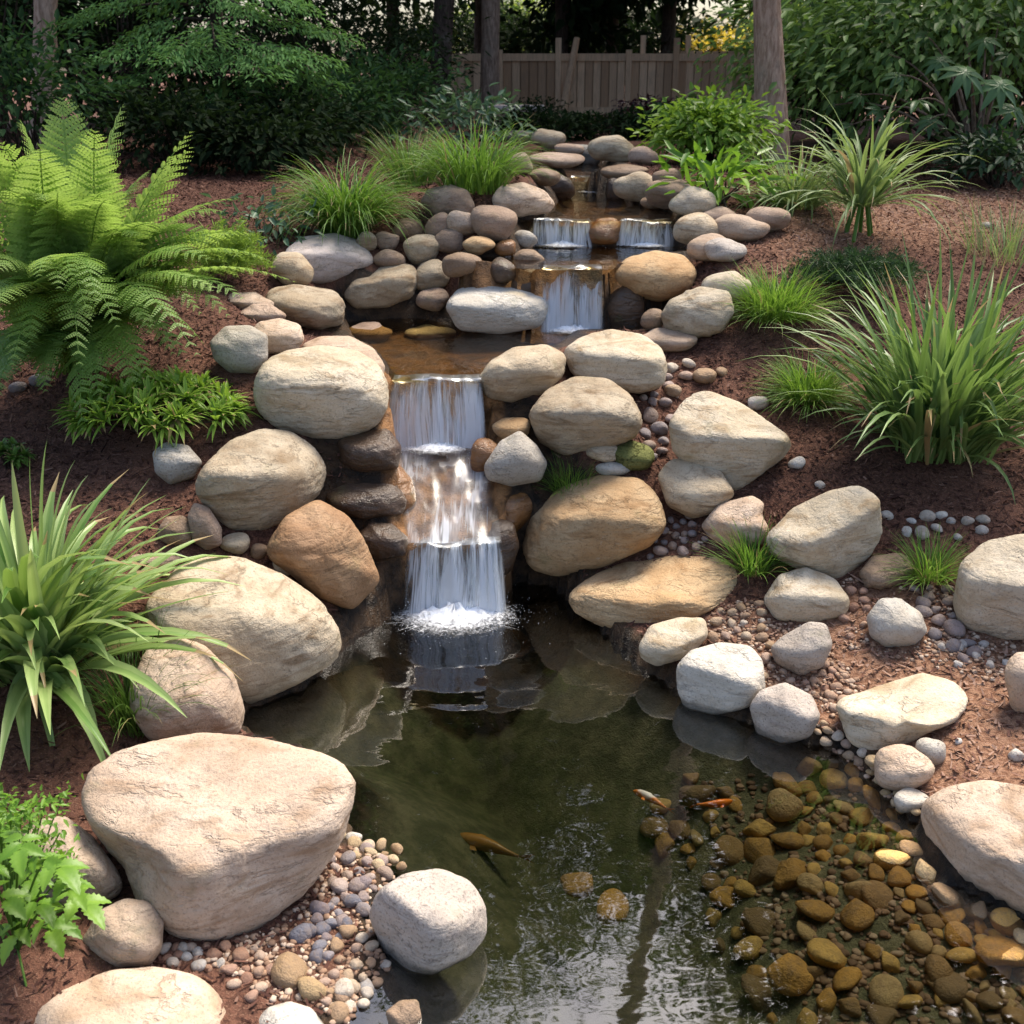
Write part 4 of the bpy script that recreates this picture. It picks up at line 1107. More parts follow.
for (u, v, s, lab) in [(791,878,50,"large yellow submerged stone off the lower right shore"), (786,978,48,"rust coloured submerged stone near the bottom edge"),
                       (612,912,44,"reddish submerged stone in the middle of the pond"), (578,888,40,"olive brown submerged stone out from the granite boulder"), (1000,960,50,"big amber submerged stone in the bottom right corner")]:
    r = np.random.default_rng(int(u)); P = at_ground(u, v, False)
    P[2] = max(P[2], -.14)
    P = at_z(u, v, P[2])
    o = pebble(P, s / 2 * ((P - CAMP) @ FWD) / FPX, PEB_AMBER, lab, None, r, 10, 18); o.name = "submerged_stone"; o["category"] = "stone"

from mathutils.bvhtree import BVHTree
def rock_bvh():
    vs, fs, n = [], [], 0
    for V, F in ROCKV:
        vs.append(V); fs.append(F + n); n += len(V)
    return BVHTree.FromPolygons([tuple(v) for v in np.concatenate(vs)], [tuple(f) for f in np.concatenate(fs)])
BVH = rock_bvh()
def scatter_bits():
    """shredded bark lying all over the beds, and fine gravel between the pebbles"""
    r = np.random.default_rng(99)
    m, nt = new_mat("bark_chips"); n = N(nt)
    at = n("ShaderNodeAttribute", attribute_name="rnd").outputs["Fac"]
    cr = n("ShaderNodeValToRGB", {"Fac": at})
    el = cr.color_ramp.elements
    for p_, c in ((.0, (.026,.011,.009)), (.45, (.085,.039,.029)), (.8, (.16,.08,.057)), (1.0, (.30,.19,.14))):
        e = el.new(p_) if p_ not in (0., 1.) else el[0 if p_ == 0 else len(el) - 1]
        e.color = c3(c)
    p = n("ShaderNodeBsdfPrincipled", {"Base Color": cr.outputs[0], "Roughness": .9, "Specular IOR Level": .15})
    n.out(p.outputs[0])
    X = r.uniform(-4.5, 5, 400000); Y = 1.2 + 9.5 * r.random(400000) ** .8
    pu, pv, _ = to_px(np.c_[X, Y, hz(X, Y)])
    ok = (pu > -40) & (pu < 1064) & (pv > 150) & (pv < 1060)
    for poly, lvl, dep in POOLS: ok &= sdist(X, Y, poly) > (.03 if dep is None else .14)
    ok &= sdist(X, Y, CHUTE) > .14
    X, Y = X[ok][:130000], Y[ok][:130000]
    k = len(X)
    Z = hz(X, Y) + r.uniform(.0, .010, k)
    az = r.uniform(0, math.pi, k); L = r.uniform(.005, .018, k) * np.where(r.random(k) < .06, 2.2, 1); Wd = r.uniform(.0014, .0045, k); tl = r.normal(0, .35, k)
    dx = np.c_[np.cos(az) * np.cos(tl), np.sin(az) * np.cos(tl), np.sin(tl)]
    sx = np.c_[-np.sin(az), np.cos(az), r.normal(0, .4, k)]
    C = np.c_[X, Y, Z]
    V = np.stack([C - dx * L[:, None] - sx * Wd[:, None], C + dx * L[:, None] - sx * Wd[:, None] * .6, C + dx * L[:, None] + sx * Wd[:, None] * .6, C - dx * L[:, None] + sx * Wd[:, None]], 1)
    mb = MB(); mb.add(V.reshape(-1, 3), np.arange(4 * k).reshape(k, 4), np.clip(r.random(k) * (.9 + .1 * lighter(X, Y)) + .45 * lighter(X, Y), 0, 1))
    tag(link("mulch", mb.mesh("mulch", smooth=False), m), "shredded reddish brown bark mulch over the beds", kind="stuff")
    # gravel
    mb = MB(); V1, F1 = ICO[2]
    zones = [([(330,840),(402,860),(372,920),(392,968),(345,1030),(290,1010),(200,960),(300,900)], 800), ([(640,515),(715,515),(700,560),(640,560)], 250), ([(600,400),(680,370),(740,375),(668,470),(600,480)], 350),
             ([(710,600),(772,600),(870,690),(835,720),(760,690),(708,640)], 700), ([(815,720),(880,760),(925,815),(890,800),(830,750)], 300), ([(840,580),(1024,500),(1024,690),(900,660),(845,650)], 500)]
    for zi, (poly, cnt) in enumerate(zones):
        poly = np.array(poly, float); lo, hi = poly.min(0), poly.max(0); c = 0
        for _ in range(cnt * 4):
            if c >= cnt: break
            u, v = r.uniform(lo[0], hi[0]), r.uniform(lo[1], hi[1])
            if not in_poly(u, v, poly): continue
            z = {0: .02, 1: .25, 2: .6, 3: .12, 4: .05, 5: .25}[zi]
            for _k in range(6):
                P = at_z(u, v, z); z = float(hz(P[0], P[1]))
            P[2] = z
            qu, qv, _d = to_px(P)
            if abs(qv - v) > 3 or float(hz(P[0], P[1], False)) < -.03: continue
            s = r.uniform(.003, .0085)
            hit, nrm, _, dist = BVH.find_nearest(Vector(P))
            if dist < .012 or (Vector(P) - hit).dot(nrm) < 0: continue
            mb.add(V1 * s * np.array([r.uniform(.8, 1.3), r.uniform(.8, 1.3), r.uniform(.5, .9)]) * (1 + .15 * r.normal(size=(len(V1), 1))) + P + np.array([0, 0, s * .3]), F1, r.random()); c += 1
    for poly, cnt in (([(760,770),(845,762),(905,830),(940,880),(1030,935),(1030,1030),(820,1030),(740,930),(700,800)], 900),):
        poly = np.array(poly, float); lo, hi = poly.min(0), poly.max(0); c = 0
        while c < cnt:
            u, v = r.uniform(lo[0], hi[0]), r.uniform(lo[1], hi[1])
            if not in_poly(u, v, poly): continue
            z = -.1
            for _k in range(6):
                P = at_z(u, v, z); z = float(hz(P[0], P[1], False))
            P[2] = z; s = r.uniform(.004, .012)
            mb.add(V1 * s * np.array([r.uniform(.8, 1.5), r.uniform(.8, 1.3), r.uniform(.4, .8)]) * (1 + .15 * r.normal(size=(len(V1), 1))) + P + np.array([0, 0, s * .2]), F1, r.random() * .8); c += 1
    m2, nt = new_mat("gravel"); n = N(nt)
    at = n("ShaderNodeAttribute", attribute_name="rnd").outputs["Fac"]
    cr = n("ShaderNodeValToRGB", {"Fac": at}); el = cr.color_ramp.elements
    el[0].color = c3((.16,.10,.07)); el[1].color = c3((.52,.42,.33)); e = el.new(.5); e.color = c3((.32,.20,.13))
    p = n("ShaderNodeBsdfPrincipled", {"Base Color": cr.outputs[0], "Roughness": .8, "Specular IOR Level": .2}); n.out(p.outputs[0])
    tag(link("gravel", mb.mesh("gravel"), m2), "fine tan gravel between the pebbles along the shore", kind="stuff")
scatter_bits()

# ------------------------------------------------------------------ koi
def koi(u, v, length, du, dv, mats, label, zz=-.035):
    P = at_z(u, v, zz); Q = at_z(u + du, v + dv, zz)
    d = (Q - P) / np.linalg.norm(Q - P); s = np.array([-d[1], d[0], 0])
    if s @ RGT < 0: s = -s
    m, nt = new_mat("koi_skin"); n = N(nt)
    tc = n("ShaderNodeTexCoord"); nz = n.noise(tc.outputs["Object"], 16, 2, .5)
    col = n.mix(n.ramp(nz, .45, .55), c3(mats[0]), c3(mats[1]))
    p = n("ShaderNodeBsdfPrincipled", {"Base Color": col, "Roughness": .25}); n.out(p.outputs[0])
    t = np.linspace(0, 1, 18)
    prof = np.interp(t, [0, .06, .2, .4, .65, .85, 1], [.15, .55, .9, 1, .72, .35, .18]) * length * .12
    c = P + d * ((t - .5) * length)[:, None] + s * (.04 * length * np.sin(t * 4.0))[:, None]
    V, F = [], []
    sg = 12
    for i in range(18):
        for j in range(sg):
            a = 2 * math.pi * j / sg
            V.append(c[i] + s * prof[i] * .8 * math.cos(a) + np.array([0, 0, 1]) * prof[i] * math.sin(a))
    for i in range(17):
        for j in range(sg): F.append((i * sg + j, i * sg + (j + 1) % sg, (i + 1) * sg + (j + 1) % sg, (i + 1) * sg + j))
    mb = MB(); mb.add(V, F)
    o = link("koi", mb.mesh("koi", P), m, P); tag(o, label, "fish")
    e = c[-1]
    mb = MB(); mb.add([e - d * .02 * length, e + d * .22 * length + s * .07 * length + np.array([0, 0, .05]) * length, e + d * .13 * length, e + d * .22 * length + s * .03 * length - np.array([0, 0, .08]) * length], [(0, 1, 2, 3)])
    link("tail_fin", mb.mesh("tail_fin", e), m, e, o)
    for sgn in (-1, 1):
        q = c[5] + s * sgn * prof[5] * .7
        mb = MB(); mb.add([q, q + d * .04 * length + s * sgn * .10 * length, q + d * .14 * length + s * sgn * .09 * length, q + d * .07 * length], [(0, 1, 2, 3)])
        link("pectoral_fin", mb.mesh("pectoral_fin", q), m, q, o)
koi(715, 803, .105, -10, 1.2, ((.90,.26,.03), (.75,.17,.01)), "plain orange koi swimming just under the surface", -.016)
koi(650, 799, .115, 10, 5.0, ((.95,.90,.86), (.85,.28,.05)), "white and orange koi left of the plain orange one", -.016)
koi(485, 846, .22, 10, 2.6, ((.55,.26,.07), (.40,.20,.06)), "dim brown orange koi deeper in the pond near the granite boulder", -.26)
# ------------------------------------------------------------------ plants
UP = np.array([0, 0, 1.0])
def unit(v): return v / (np.linalg.norm(v, axis=-1, keepdims=True) + 1e-9)
def blade_curve(mb, C, W, fold, r, twist=0.0, rnd=None, side=None):
    """ribbon leaf with a V fold along curve C (k,3), widths W (k,)"""
    k = len(C)
    T = unit(np.gradient(C, axis=0))
    S = np.cross(T, UP) if side is None else np.broadcast_to(side, T.shape)
    S = unit(S + 1e-6)
    Nn = np.cross(S, T)
    if twist:
        a = np.linspace(0, twist, k)[:, None]
        S, Nn = S * np.cos(a) + Nn * np.sin(a), Nn * np.cos(a) - S * np.sin(a)
    W = W[:, None]
    V = np.stack([C - S * W, C - S * W * .35 - Nn * W * fold * .7, C + S * W * .35 - Nn * W * fold * .7, C + S * W], 1)   # 4 across
    idx = np.arange(4 * k).reshape(k, 4)
    F = np.concatenate([np.c_[idx[:-1, j], idx[:-1, j + 1], idx[1:, j + 1], idx[1:, j]] for j in range(3)])
    b = r.uniform(0, 1) if rnd is None else rnd
    R = np.concatenate([np.full(k - 1, np.clip(b + o, 0, 1.3)) for o in (.25, -.12, .10)])
    dry = r.random()
    if dry < .03: R = R * 0 + r.uniform(1.45, 1.7)
    elif dry < .30:
        R = R.reshape(3, k - 1); R[:, -max(1, k // 6):] = 1.6; R = R.ravel()
    mb.add(V.reshape(-1, 3), F, R)
def blades(mb, base, n, L, W, r0, elev, droop, r, az=(0, 2 * math.pi), segs=9, fold=.5, bias=0.0):
    """tuft of arching blades round a base point"""
    for _ in range(n):
        a = r.uniform(*az); l = r.uniform(*L); w = r.uniform(*W)
        q = r0 * math.sqrt(r.random())
        b = np.array(base) + np.array([math.cos(a + r.normal(0, .6)), math.sin(a + r.normal(0, .6)), 0]) * q
        e0 = math.radians(r.uniform(*elev)); dr = math.radians(r.uniform(*droop))
        t = np.linspace(0, 1, segs)
        e = e0 - dr * t ** 1.5
        a_ = a + r.normal(0, .15) * t
        d = np.c_[np.cos(e) * np.cos(a_), np.cos(e) * np.sin(a_), np.sin(e)]
        C = b + np.concatenate([[np.zeros(3)], np.cumsum(d[:-1] * l / (segs - 1), axis=0)])
        wt = w * np.minimum(1, .45 + t * 2.2) * np.clip(1 - t ** 2.6, 0.02, 1)
        blade_curve(mb, C, wt, fold, r, twist=r.normal(0, .25))
def px_m(P): return ((np.asarray(P) - CAMP) @ FWD) / FPX
def grass_tuft(label, u, v, hpx, n, mat, elev=(35, 88), droop=(30, 110), W=(.0015, .003), r0=.35, seed=1, group=None, name="grass_tuft", cat="grass tuft", spread=1.0, extra=None):
    r = np.random.default_rng(seed)
    P = at_ground(u, v); m = px_m(P); H = hpx * m
    mb = MB()
    blades(mb, P, int(n * 1.6), (H * .8 * spread, H * 1.45 * spread), (W[0] * H / .20, W[1] * H / .20), r0 * H, elev, droop, r)
    if extra: extra(mb, P, m, r)
    o = link(name, mb.mesh(name, P), LEAF[mat], P)
    return tag(o, label, cat, group)

def leaf_cards(mb, P, D, Nn, L, W, rnd, droop=.15):
    """many six-cornered leaves: base P, axis D, normal Nn"""
    D = unit(D); S = unit(np.cross(D, Nn)); Nn = unit(np.cross(S, D))
    L = np.asarray(L)[:, None]; W = np.asarray(W)[:, None] / 2
    V = np.stack([P, P + D * L * .30 + S * W + Nn * W * .3, P + D * L * .68 + S * W * .75 - Nn * L * droop * .4 + Nn * W * .2, P + D * L - Nn * L * droop,
                  P + D * L * .68 - S * W * .75 - Nn * L * droop * .4 + Nn * W * .2, P + D * L * .30 - S * W + Nn * W * .3], 1)
    k = len(P); b = np.arange(k)[:, None] * 6
    F = np.concatenate([b + np.array([[0, 1, 2, 3]]), b + np.array([[0, 3, 4, 5]])])
    mb.add(V.reshape(-1, 3), F, np.r_[rnd, np.clip(rnd + .12, 0, 1.2)])
def broad_leaf(mb, b, d, nrm, L, W, r, serr=.12, droop=.4, rnd=None):
    """one big leaf with toothed edge, midrib fold and drooping tip"""
    k = 13
    t = np.linspace(0, 1, k)
    d = unit(np.asarray(d, float)); nrm = unit(np.asarray(nrm, float)); s = unit(np.cross(d, nrm)); nrm = np.cross(s, d)
    C = b + d * (L * t)[:, None] - nrm * (L * droop * t ** 2)[:, None]
    w = W / 2 * np.sin(np.pi * t ** .72) ** .85 * (1 + serr * np.where(np.arange(k) % 2 == 0, -1, 1))
    w[0] = W * .02; w[-1] = 0
    V = np.stack([C - s * w[:, None] + nrm * (w * .25)[:, None], C - s * w[:, None] * .5 + nrm * (w * .22)[:, None], C, C + s * w[:, None] * .5 + nrm * (w * .22)[:, None], C + s * w[:, None] + nrm * (w * .25)[:, None]], 1)
    idx = np.arange(5 * k).reshape(k, 5)
    F = np.concatenate([np.c_[idx[:-1, j], idx[:-1, j + 1], idx[1:, j + 1], idx[1:, j]] for j in range(4)])
    q = r.uniform(0, 1) if rnd is None else rnd
    mb.add(V.reshape(-1, 3), F, np.repeat([q, q - .08, q + .1, q + .02], k - 1))
def bez(p0, p1, p2, k):
    t = np.linspace(0, 1, k)[:, None]
    return p0 * (1 - t) ** 2 + 2 * p1 * t * (1 - t) + p2 * t ** 2
def frond(mb, p0, p1, p2, wmax, r, pairs=24, rnd=.5, roll=0.0, teeth=9):
    """fern frond: stalk along a curve, pinnae on both sides, each cut into little leaflets"""
    C = bez(p0, p1, p2, 60)
    T = unit(np.gradient(C, axis=0))
    V, F = tube_verts(C[::4], np.linspace(.0045, .001, 15), 5); mb.add(V, F, rnd * .8)
    for i in range(pairs):
        t = .16 + .83 * i / (pairs - 1)
        q = C[int(t * 59)]; tt = T[int(t * 59)]
        s0 = unit(np.cross(tt, UP) + 1e-6); n0 = np.cross(s0, tt)
        s_, n_ = s0 * math.cos(roll) + n0 * math.sin(roll), n0 * math.cos(roll) - s0 * math.sin(roll)
        ln = wmax * (min(1, (t - .08) / .25)) ** .7 * (1 - t) ** .72 * 1.25 + .008
        for sg in (-1, 1):
            d = unit(s_ * sg + tt * (.45 + .25 * t) + n_ * r.normal(.0, .08))
            m = max(4, int(teeth * (ln / wmax) ** .6) + 2)
            tk = np.linspace(.03, 1, m)
            l2 = ln * .19 * (1 - tk) ** .6 + ln * .03
            P = q + d * (ln * tk)[:, None] - n_ * (ln * .22 * tk ** 2)[:, None]
            side = unit(np.cross(d, n_))
            nn = np.broadcast_to(n_, P.shape)
            for s2 in (-1, 1):
                D = unit(side * s2 + d * .7 + 0 * P) * np.ones((m, 1))
                leaf_cards(mb, P, D, nn, l2 * 1.15, np.full(m, ln * 1.0 / m * 1.25), np.clip(rnd + r.normal(0, .12, m) + .15 * tk, 0, 1.2), .12)

# ---- big fern at left
def fern():
    r = np.random.default_rng(3)
    base = at_ground(78, 372)
    root = tag(empty("fern", base), "huge yellow green fern with long arching fronds at the left edge", "fern")
    y = base[1]
    # (tip pixel, depth of tip, lift in metres, width, lit look put into the tone)
    FR = [(62,97,.1,.35,.22,.95),(20,120,.0,.3,.2,.8),(124,104,.0,.25,.2,1.0),(-25,135,-.2,.35,.22,.75),(192,146,-.05,.25,.19,1.0),(95,130,-.2,.3,.2,.9),
          (224,212,-.15,.42,.17,.55),(272,262,-.2,.46,.17,.5),(245,300,-.4,.45,.16,.35),(205,345,-.5,.5,.16,.35),(150,335,-.6,.5,.15,.3),(80,368,-.75,.6,.15,.35),(118,330,-.7,.55,.14,.25),
          (30,345,-.7,.5,.15,.3),(-15,390,-.6,.45,.15,.4),(-50,300,-.5,.4,.17,.4),(-70,220,-.2,.4,.18,.6),(150,170,.2,.3,.18,.7),(40,150,.3,.35,.2,.6),(5,190,-.4,.35,.18,.6),
          (165,225,-.4,.4,.16,.6),(110,200,-.5,.4,.17,.65),(55,210,-.5,.4,.17,.7),(210,260,-.5,.42,.15,.45),(180,300,-.3,.5,.15,.3),(230,318,-.2,.55,.17,.5),(190,365,-.35,.6,.15,.4),(255,235,-.1,.4,.17,.6),(-20,330,-.9,.5,.16,.5),(40,392,-.55,.4,.15,.4),(100,402,-.6,.4,.15,.4),(150,380,-.5,.45,.15,.45),(-15,410,-.5,.4,.15,.4),(60,290,-.8,.5,.14,.4),(0,270,-.7,.4,.15,.5),(235,235,.1,.4,.15,.5)]
    rr = np.random.default_rng(17)
    FR += [(u + rr.normal(0, 24), v + rr.normal(0, 20), dy + rr.normal(0, .15), lift + rr.normal(0, .05), w * 1.0, b + rr.normal(0, .12)) for u, v, dy, lift, w, b in FR[3:]]
    for i, (u, v, dy, lift, w, b) in enumerate(FR):
        tip = at_y(u, v, y + dy)
        b0 = base + np.array([r.normal(0, .05), r.normal(0, .05), 0])
        mid = b0 * .55 + tip * .45; mid[2] = max(mid[2], b0[2]) + lift
        mb = MB(); frond(mb, b0, mid, tip, w * .95, r, pairs=24, rnd=b * .75, roll=r.normal(0, .25), teeth=9)
        link("frond", mb.mesh("frond", b0), LEAF['fern' if b > .42 else 'fernshade'], b0, root)
fern()
# ---- feathery plant right of the fern
def feathery(label, u, v, rx, h, n, mat, seed, name="feathery_plant", cat="plant"):
    r = np.random.default_rng(seed); P = at_ground(u, v); m = px_m(P)
    mb = MB()
    for _ in range(n):
        a = r.uniform(0, 2 * math.pi); q = math.sqrt(r.random())
        tip = P + np.array([math.cos(a) * rx * m * q, math.sin(a) * rx * m * q, h * m * r.uniform(.5, 1.0) * (1.05 - q * q * .6)])
        C = bez(P + np.array([r.normal(0, .02), r.normal(0, .02), 0]), (P + tip) / 2 + UP * h * m * .35, tip, 12)
        k = 70
        t = r.uniform(.25, 1, k); pi = np.stack([np.interp(t, np.linspace(0, 1, 12), C[:, j]) for j in range(3)], 1)
        D = r.normal(size=(k, 3)) + np.array([math.cos(a) * .8, math.sin(a) * .8, .5])
        leaf_cards(mb, pi, D, r.normal(size=(k, 3)), r.uniform(.018, .045, k), r.uniform(.002, .004, k), np.clip(r.normal(.55, .25, k), 0, 1.2))
    return tag(link(name, mb.mesh(name, P), LEAF[mat], P), label, cat)
feathery("wispy feathery light green plant between the fern and the flat lilac boulder", 232, 286, 46, 66, 110, 'feather', 8)
# ---- low spiky shrub
def spiky(label, u, v, rx, ry, h, heads, mat, seed, leaf=(.05, .09)):
    r = np.random.default_rng(seed); P = at_ground(u, v); m = px_m(P)
    root = tag(empty("spiky_shrub", P), label, "shrub")
    mb = MB(); st = MB()
    for _ in range(heads):
        a = r.uniform(0, 2 * math.pi); q = math.sqrt(r.random())
        x, yq = math.cos(a) * q, math.sin(a) * q
        c = P + np.array([x * rx * m, yq * ry * m, h * m * (1 - .55 * q * q) * r.uniform(.7, 1.05)])
        V, F = tube_verts(bez(P + np.array([x * rx * m * .3, yq * ry * m * .3, 0]), (P + c) / 2, c, 5), .003, 5); st.add(V, F)
        n = 17
        ax = unit(np.array([x * .7, yq * .7, 1.0]))
        e = r.uniform(-.2, 1.1, n); aa = r.uniform(0, 2 * math.pi, n)
        t1 = unit(np.cross(ax, np.array([1, .2, .1]))); t2 = np.cross(ax, t1)
        D = t1 * (np.cos(aa) * np.cos(e))[:, None] + t2 * (np.sin(aa) * np.cos(e))[:, None] + ax * np.sin(e)[:, None]
        for j in range(n):
            l = r.uniform(*leaf)
            C = bez(c, c + D[j] * l * .6 + UP * l * .12, c + D[j] * l - UP * l * .18, 5)
            blade_curve(mb, C, r.uniform(.006, .009) * np.array([.4, 1, .9, .5, .03]), .4, r, rnd=np.clip(r.normal(.5 + .3 * np.sin(e[j]), .2), 0, 1.1))
    link("foliage", mb.mesh("foliage", P), LEAF[mat], P, root)
    link("stem", st.mesh("stem", P), BARK_DARK, P, root)
spiky("low bright green shrub of spiky whorled leaves on the left mulch", 157, 428, 84, 60, 46, 120, 'lime', 12, (.06, .11))
spiky("small dull green sprig plant at the left edge above the striped grass", 8, 468, 24, 18, 24, 12, 'grassdk', 13, (.03, .06))
# ---- grass clumps, back left
grass_tuft("arching bright green grass clump above the flat lilac boulder", 348, 236, 66, 460, 'grass', (40, 88), (70, 150), (.0016, .0034), .30, 21, None, "grass_clump", "ornamental grass", 1.15)
grass_tuft("taller green grass clump behind the rosy pile boulder", 474, 192, 60, 320, 'grass', (45, 88), (50, 130), (.0016, .0034), .5, 22, None, "grass_clump", "ornamental grass", 1.05)
grass_tuft("thin upright grass clump between the two arching clumps", 412, 188, 52, 170, 'grassdk', (55, 89), (25, 90), (.0014, .003), .4, 23, None, "grass_clump", "ornamental grass", 1.0)
# ---- striped grass, lower left
def striped(mb, P, m, r):
    for (u, v, dy, lift) in [(47,440,.12,.2),(12,462,.1,.2),(88,475,.05,.2),(112,508,.0,.2),(150,478,.05,.12),(148,492,.0,.14),(186,506,-.05,.16),(182,516,-.1,.1),(216,553,-.1,.1),(236,590,-.15,.08),(228,640,-.2,.1),(-20,480,.1,.2),
                          (108,562,-.2,.2),(108,602,-.25,.16),(100,752,-.35,.22),(62,790,-.35,.2),(30,800,-.3,.2),(-15,700,-.4,.3),(0,770,-.3,.25),(140,690,-.3,.2),(60,640,-.35,.22),(48,700,-.35,.22),(180,560,-.2,.12),(200,575,-.1,.12),(75,460,.1,.2),(30,455,.0,.2),(170,600,-.2,.15),(95,500,.1,.2),(125,540,.0,.2)]:
        tip = at_y(u, v, P[1] + dy)
        b = P + np.array([r.normal(0, .04), r.normal(0, .04), 0])
        mid = b * .5 + tip * .5; mid[2] += lift
        k = 12; t = np.linspace(0, 1, k); C = bez(b, mid, tip, k)
        blade_curve(mb, C, r.uniform(.012, .019) * np.minimum(1, .4 + t * 2) * np.clip(1 - t ** 2.4, .02, 1), .5, r, twist=r.normal(0, .3), rnd=r.uniform(.2, .95))
grass_tuft("large pale striped grass with broad arching blades at the left edge", 40, 668, 200, 95, 'varieg', (25, 88), (40, 120), (.0065, .010), .18, 24, None, "striped_grass", "ornamental grass", .84, striped)
grass_tuft("dark green fine grass tuft in front of the rounded tan left boulder", 138, 728, 88, 130, 'grassdk', (55, 89), (30, 100), (.0012, .0022), .22, 25)
# ---- right side grasses
grass_tuft("dense light green grass tuft beside the pale boulder on the upper right bank", 775, 318, 60, 480, 'grass2', (15, 88), (30, 90), (.0013, .0026), .42, 26, spread=.78)
grass_tuft("bright green grass tuft left of the big strap leaved clump", 806, 400, 58, 460, 'grass2', (10, 88), (30, 90), (.0013, .0026), .32, 27, spread=.72)
grass_tuft("little dark green grass tuft in front of the wedge boulder", 751, 573, 46, 150, 'grass', (30, 88), (15, 70), (.0015, .003), .28, 28)
grass_tuft("little bright green grass tuft left of the big grey right boulder", 928, 580, 44, 150, 'grass2', (15, 85), (20, 80), (.0016, .0032), .3, 29)
grass_tuft("tiny fresh green tuft between the egg shaped stone and the large orange boulder", 570, 490, 30, 240, 'grass', (20, 88), (10, 60), (.0014, .0026), .55, 30)
def big_iris():
    r = np.random.default_rng(31); P = at_ground(935, 452); m = px_m(P); mb = MB()
    blades(mb, P, 230, (.50, .86), (.011, .0175), .16, (48, 89), (20, 95), r)
    blades(mb, P, 120, (.38, .64), (.009, .014), .15, (30, 75), (40, 110), r)
    for (u, v, dy, lift) in [(842,445,-.25,.35),(842,332,.0,.2),(838,300,.1,.15),(846,290,.1,.15),(850,345,-.1,.2),(905,420,-.35,.35),(960,460,-.4,.4),(1000,440,-.4,.4),(1010,410,-.35,.35),(930,440,-.35,.35),
                          (940,225,.0,.1),(975,222,.1,.1),(1010,228,.0,.1),(900,250,.1,.1),(880,270,.1,.1),(1030,300,.0,.2),(880,440,-.3,.3),(985,400,-.35,.3)]:
        tip = at_y(u, v, P[1] + dy); b = P + np.array([r.normal(0, .08), r.normal(0, .06), 0]); mid = b * .5 + tip * .5; mid[2] += lift
        t = np.linspace(0, 1, 12)
        blade_curve(mb, bez(b, mid, tip, 12), r.uniform(.009, .014) * np.minimum(1, .4 + t * 2) * np.clip(1 - t ** 2.4, .02, 1), .5, r, twist=r.normal(0, .4), rnd=r.uniform(.5, 1))
    tag(link("strap_leaf_clump", mb.mesh("strap_leaf_clump", P), LEAF['iris'], P), "tall clump of grey green strap leaves on the right mulch", "iris clump")
big_iris()
def spider():
    r = np.random.default_rng(32)
    P = at_ground(858, 236); m = px_m(P)
    root = tag(empty("spider_plant", P), "spider like plant with pale arching leaves on a bare stalk under the palmate shrub", "plant")
    c = P + UP * 52 * m
    mb = MB(); blades(mb, c - UP * .12, 110, (.38, .68), (.009, .015), .07, (15, 85), (40, 110), r)
    link("foliage", mb.mesh("foliage", P), LEAF['spider'], P, root)
    st = MB()
    for k in range(7):
        q = np.array([r.normal(0, .05), r.normal(0, .05), 0]); V, F = tube_verts(bez(P + q * 1.5, P + q + UP * 20 * m, c + q * .6 - UP * .1, 7), .010, 6); st.add(V, F)
    link("stem", st.mesh("stem", P), LEAF['grass'], P, root)
spider()
grass_tuft("arching grassy clump at the foot of the grey pink trunk", 795, 208, 62, 150, 'spider', (20, 80), (50, 130), (.0030, .005), .3, 33, None, "grass_clump", "ornamental grass", 1.05)
feathery("dark green low ground cover under the spider like plant", 850, 292, 78, 46, 170, 'cover', 34, "ground_cover_plant", "plant")
grass_tuft("thin dry looking grass at the right edge behind the strap leaves", 1010, 262, 52, 90, 'spider', (50, 88), (10, 60), (.0012, .0022), .8, 35)

# ---- leafy shrubs
def shrub(name, label, cat, P, rad, n, leaf, mat, seed, clumps=26, droop=.25, palm=0, upper=.0, stem=True, wl=.42, trunk_mat=None, jit=.30):
    """clumps of leaves over the outside of an uneven crown, gaps between the clumps"""
    r = np.random.default_rng(seed); P = np.array(P, float); rad = np.array(rad, float)
    root = tag(empty(name, P), label, cat)
    c0 = P + UP * rad[2] * .95
    d = unit(r.normal(size=(clumps, 3))); d[:, 2] = np.where(d[:, 2] < -.35 + upper, -d[:, 2], d[:, 2])
    cc = c0 + d * rad * r.uniform(.55, 1.05, (clumps, 1))
    k = max(3, n // clumps)
    mb = MB()
    for i in range(clumps):
        cr = rad.min() * r.uniform(.25, .45) + .05
        q = np.clip(r.normal(size=(k, 3)), -1.6, 1.6) * cr * np.array([1, 1, .55]) * (1 + jit)
        p = cc[i] + q
        out = unit(d[i] * 1.0 + q / cr * .5)
        D = out + r.normal(0, .45, (k, 3)); D[:, 2] -= droop
        Nn = UP * .9 + out * .6 + r.normal(0, .35, (k, 3))
        tone = np.clip(r.normal(.45, .2) + r.normal(0, .2, k), 0, 1.2)
        L = r.uniform(*leaf, k)
        if palm:
            for j in range(palm):
                a = 2 * math.pi * j / palm + .3
                nn = unit(Nn); t1 = unit(np.cross(nn, D)); t2 = np.cross(nn, t1)
                Dj = t1 * math.cos(a) + t2 * math.sin(a) - nn * .25
                leaf_cards(mb, p, Dj, nn, L * (1 - .25 * abs(math.sin(a / 2))), L * wl * .8, tone, .2)
        else:
            leaf_cards(mb, p, D, Nn, L, L * wl, tone, .2)
    link("foliage", mb.mesh("foliage", P), LEAF[mat], P, root)
    if stem:
        st = MB()
        for i in range(0, clumps, 2):
            b = P + np.array([r.normal(0, .05), r.normal(0, .05), -.03])
            V, F = tube_verts(bez(b, (b + cc[i]) / 2 + UP * .1 * rad[2], cc[i], 8), np.linspace(.018, .004, 8) * max(.5, rad[2]), 6); st.add(V, F)
        link("stem", st.mesh("stem", P), trunk_mat or BARK_DARK, P, root)
    return root
def G(u, v): return at_ground(u, v)
def gy(u, y, v=100):
    p = at_y(u, v, y); return np.array([p[0], y, float(hz(p[0], y))])
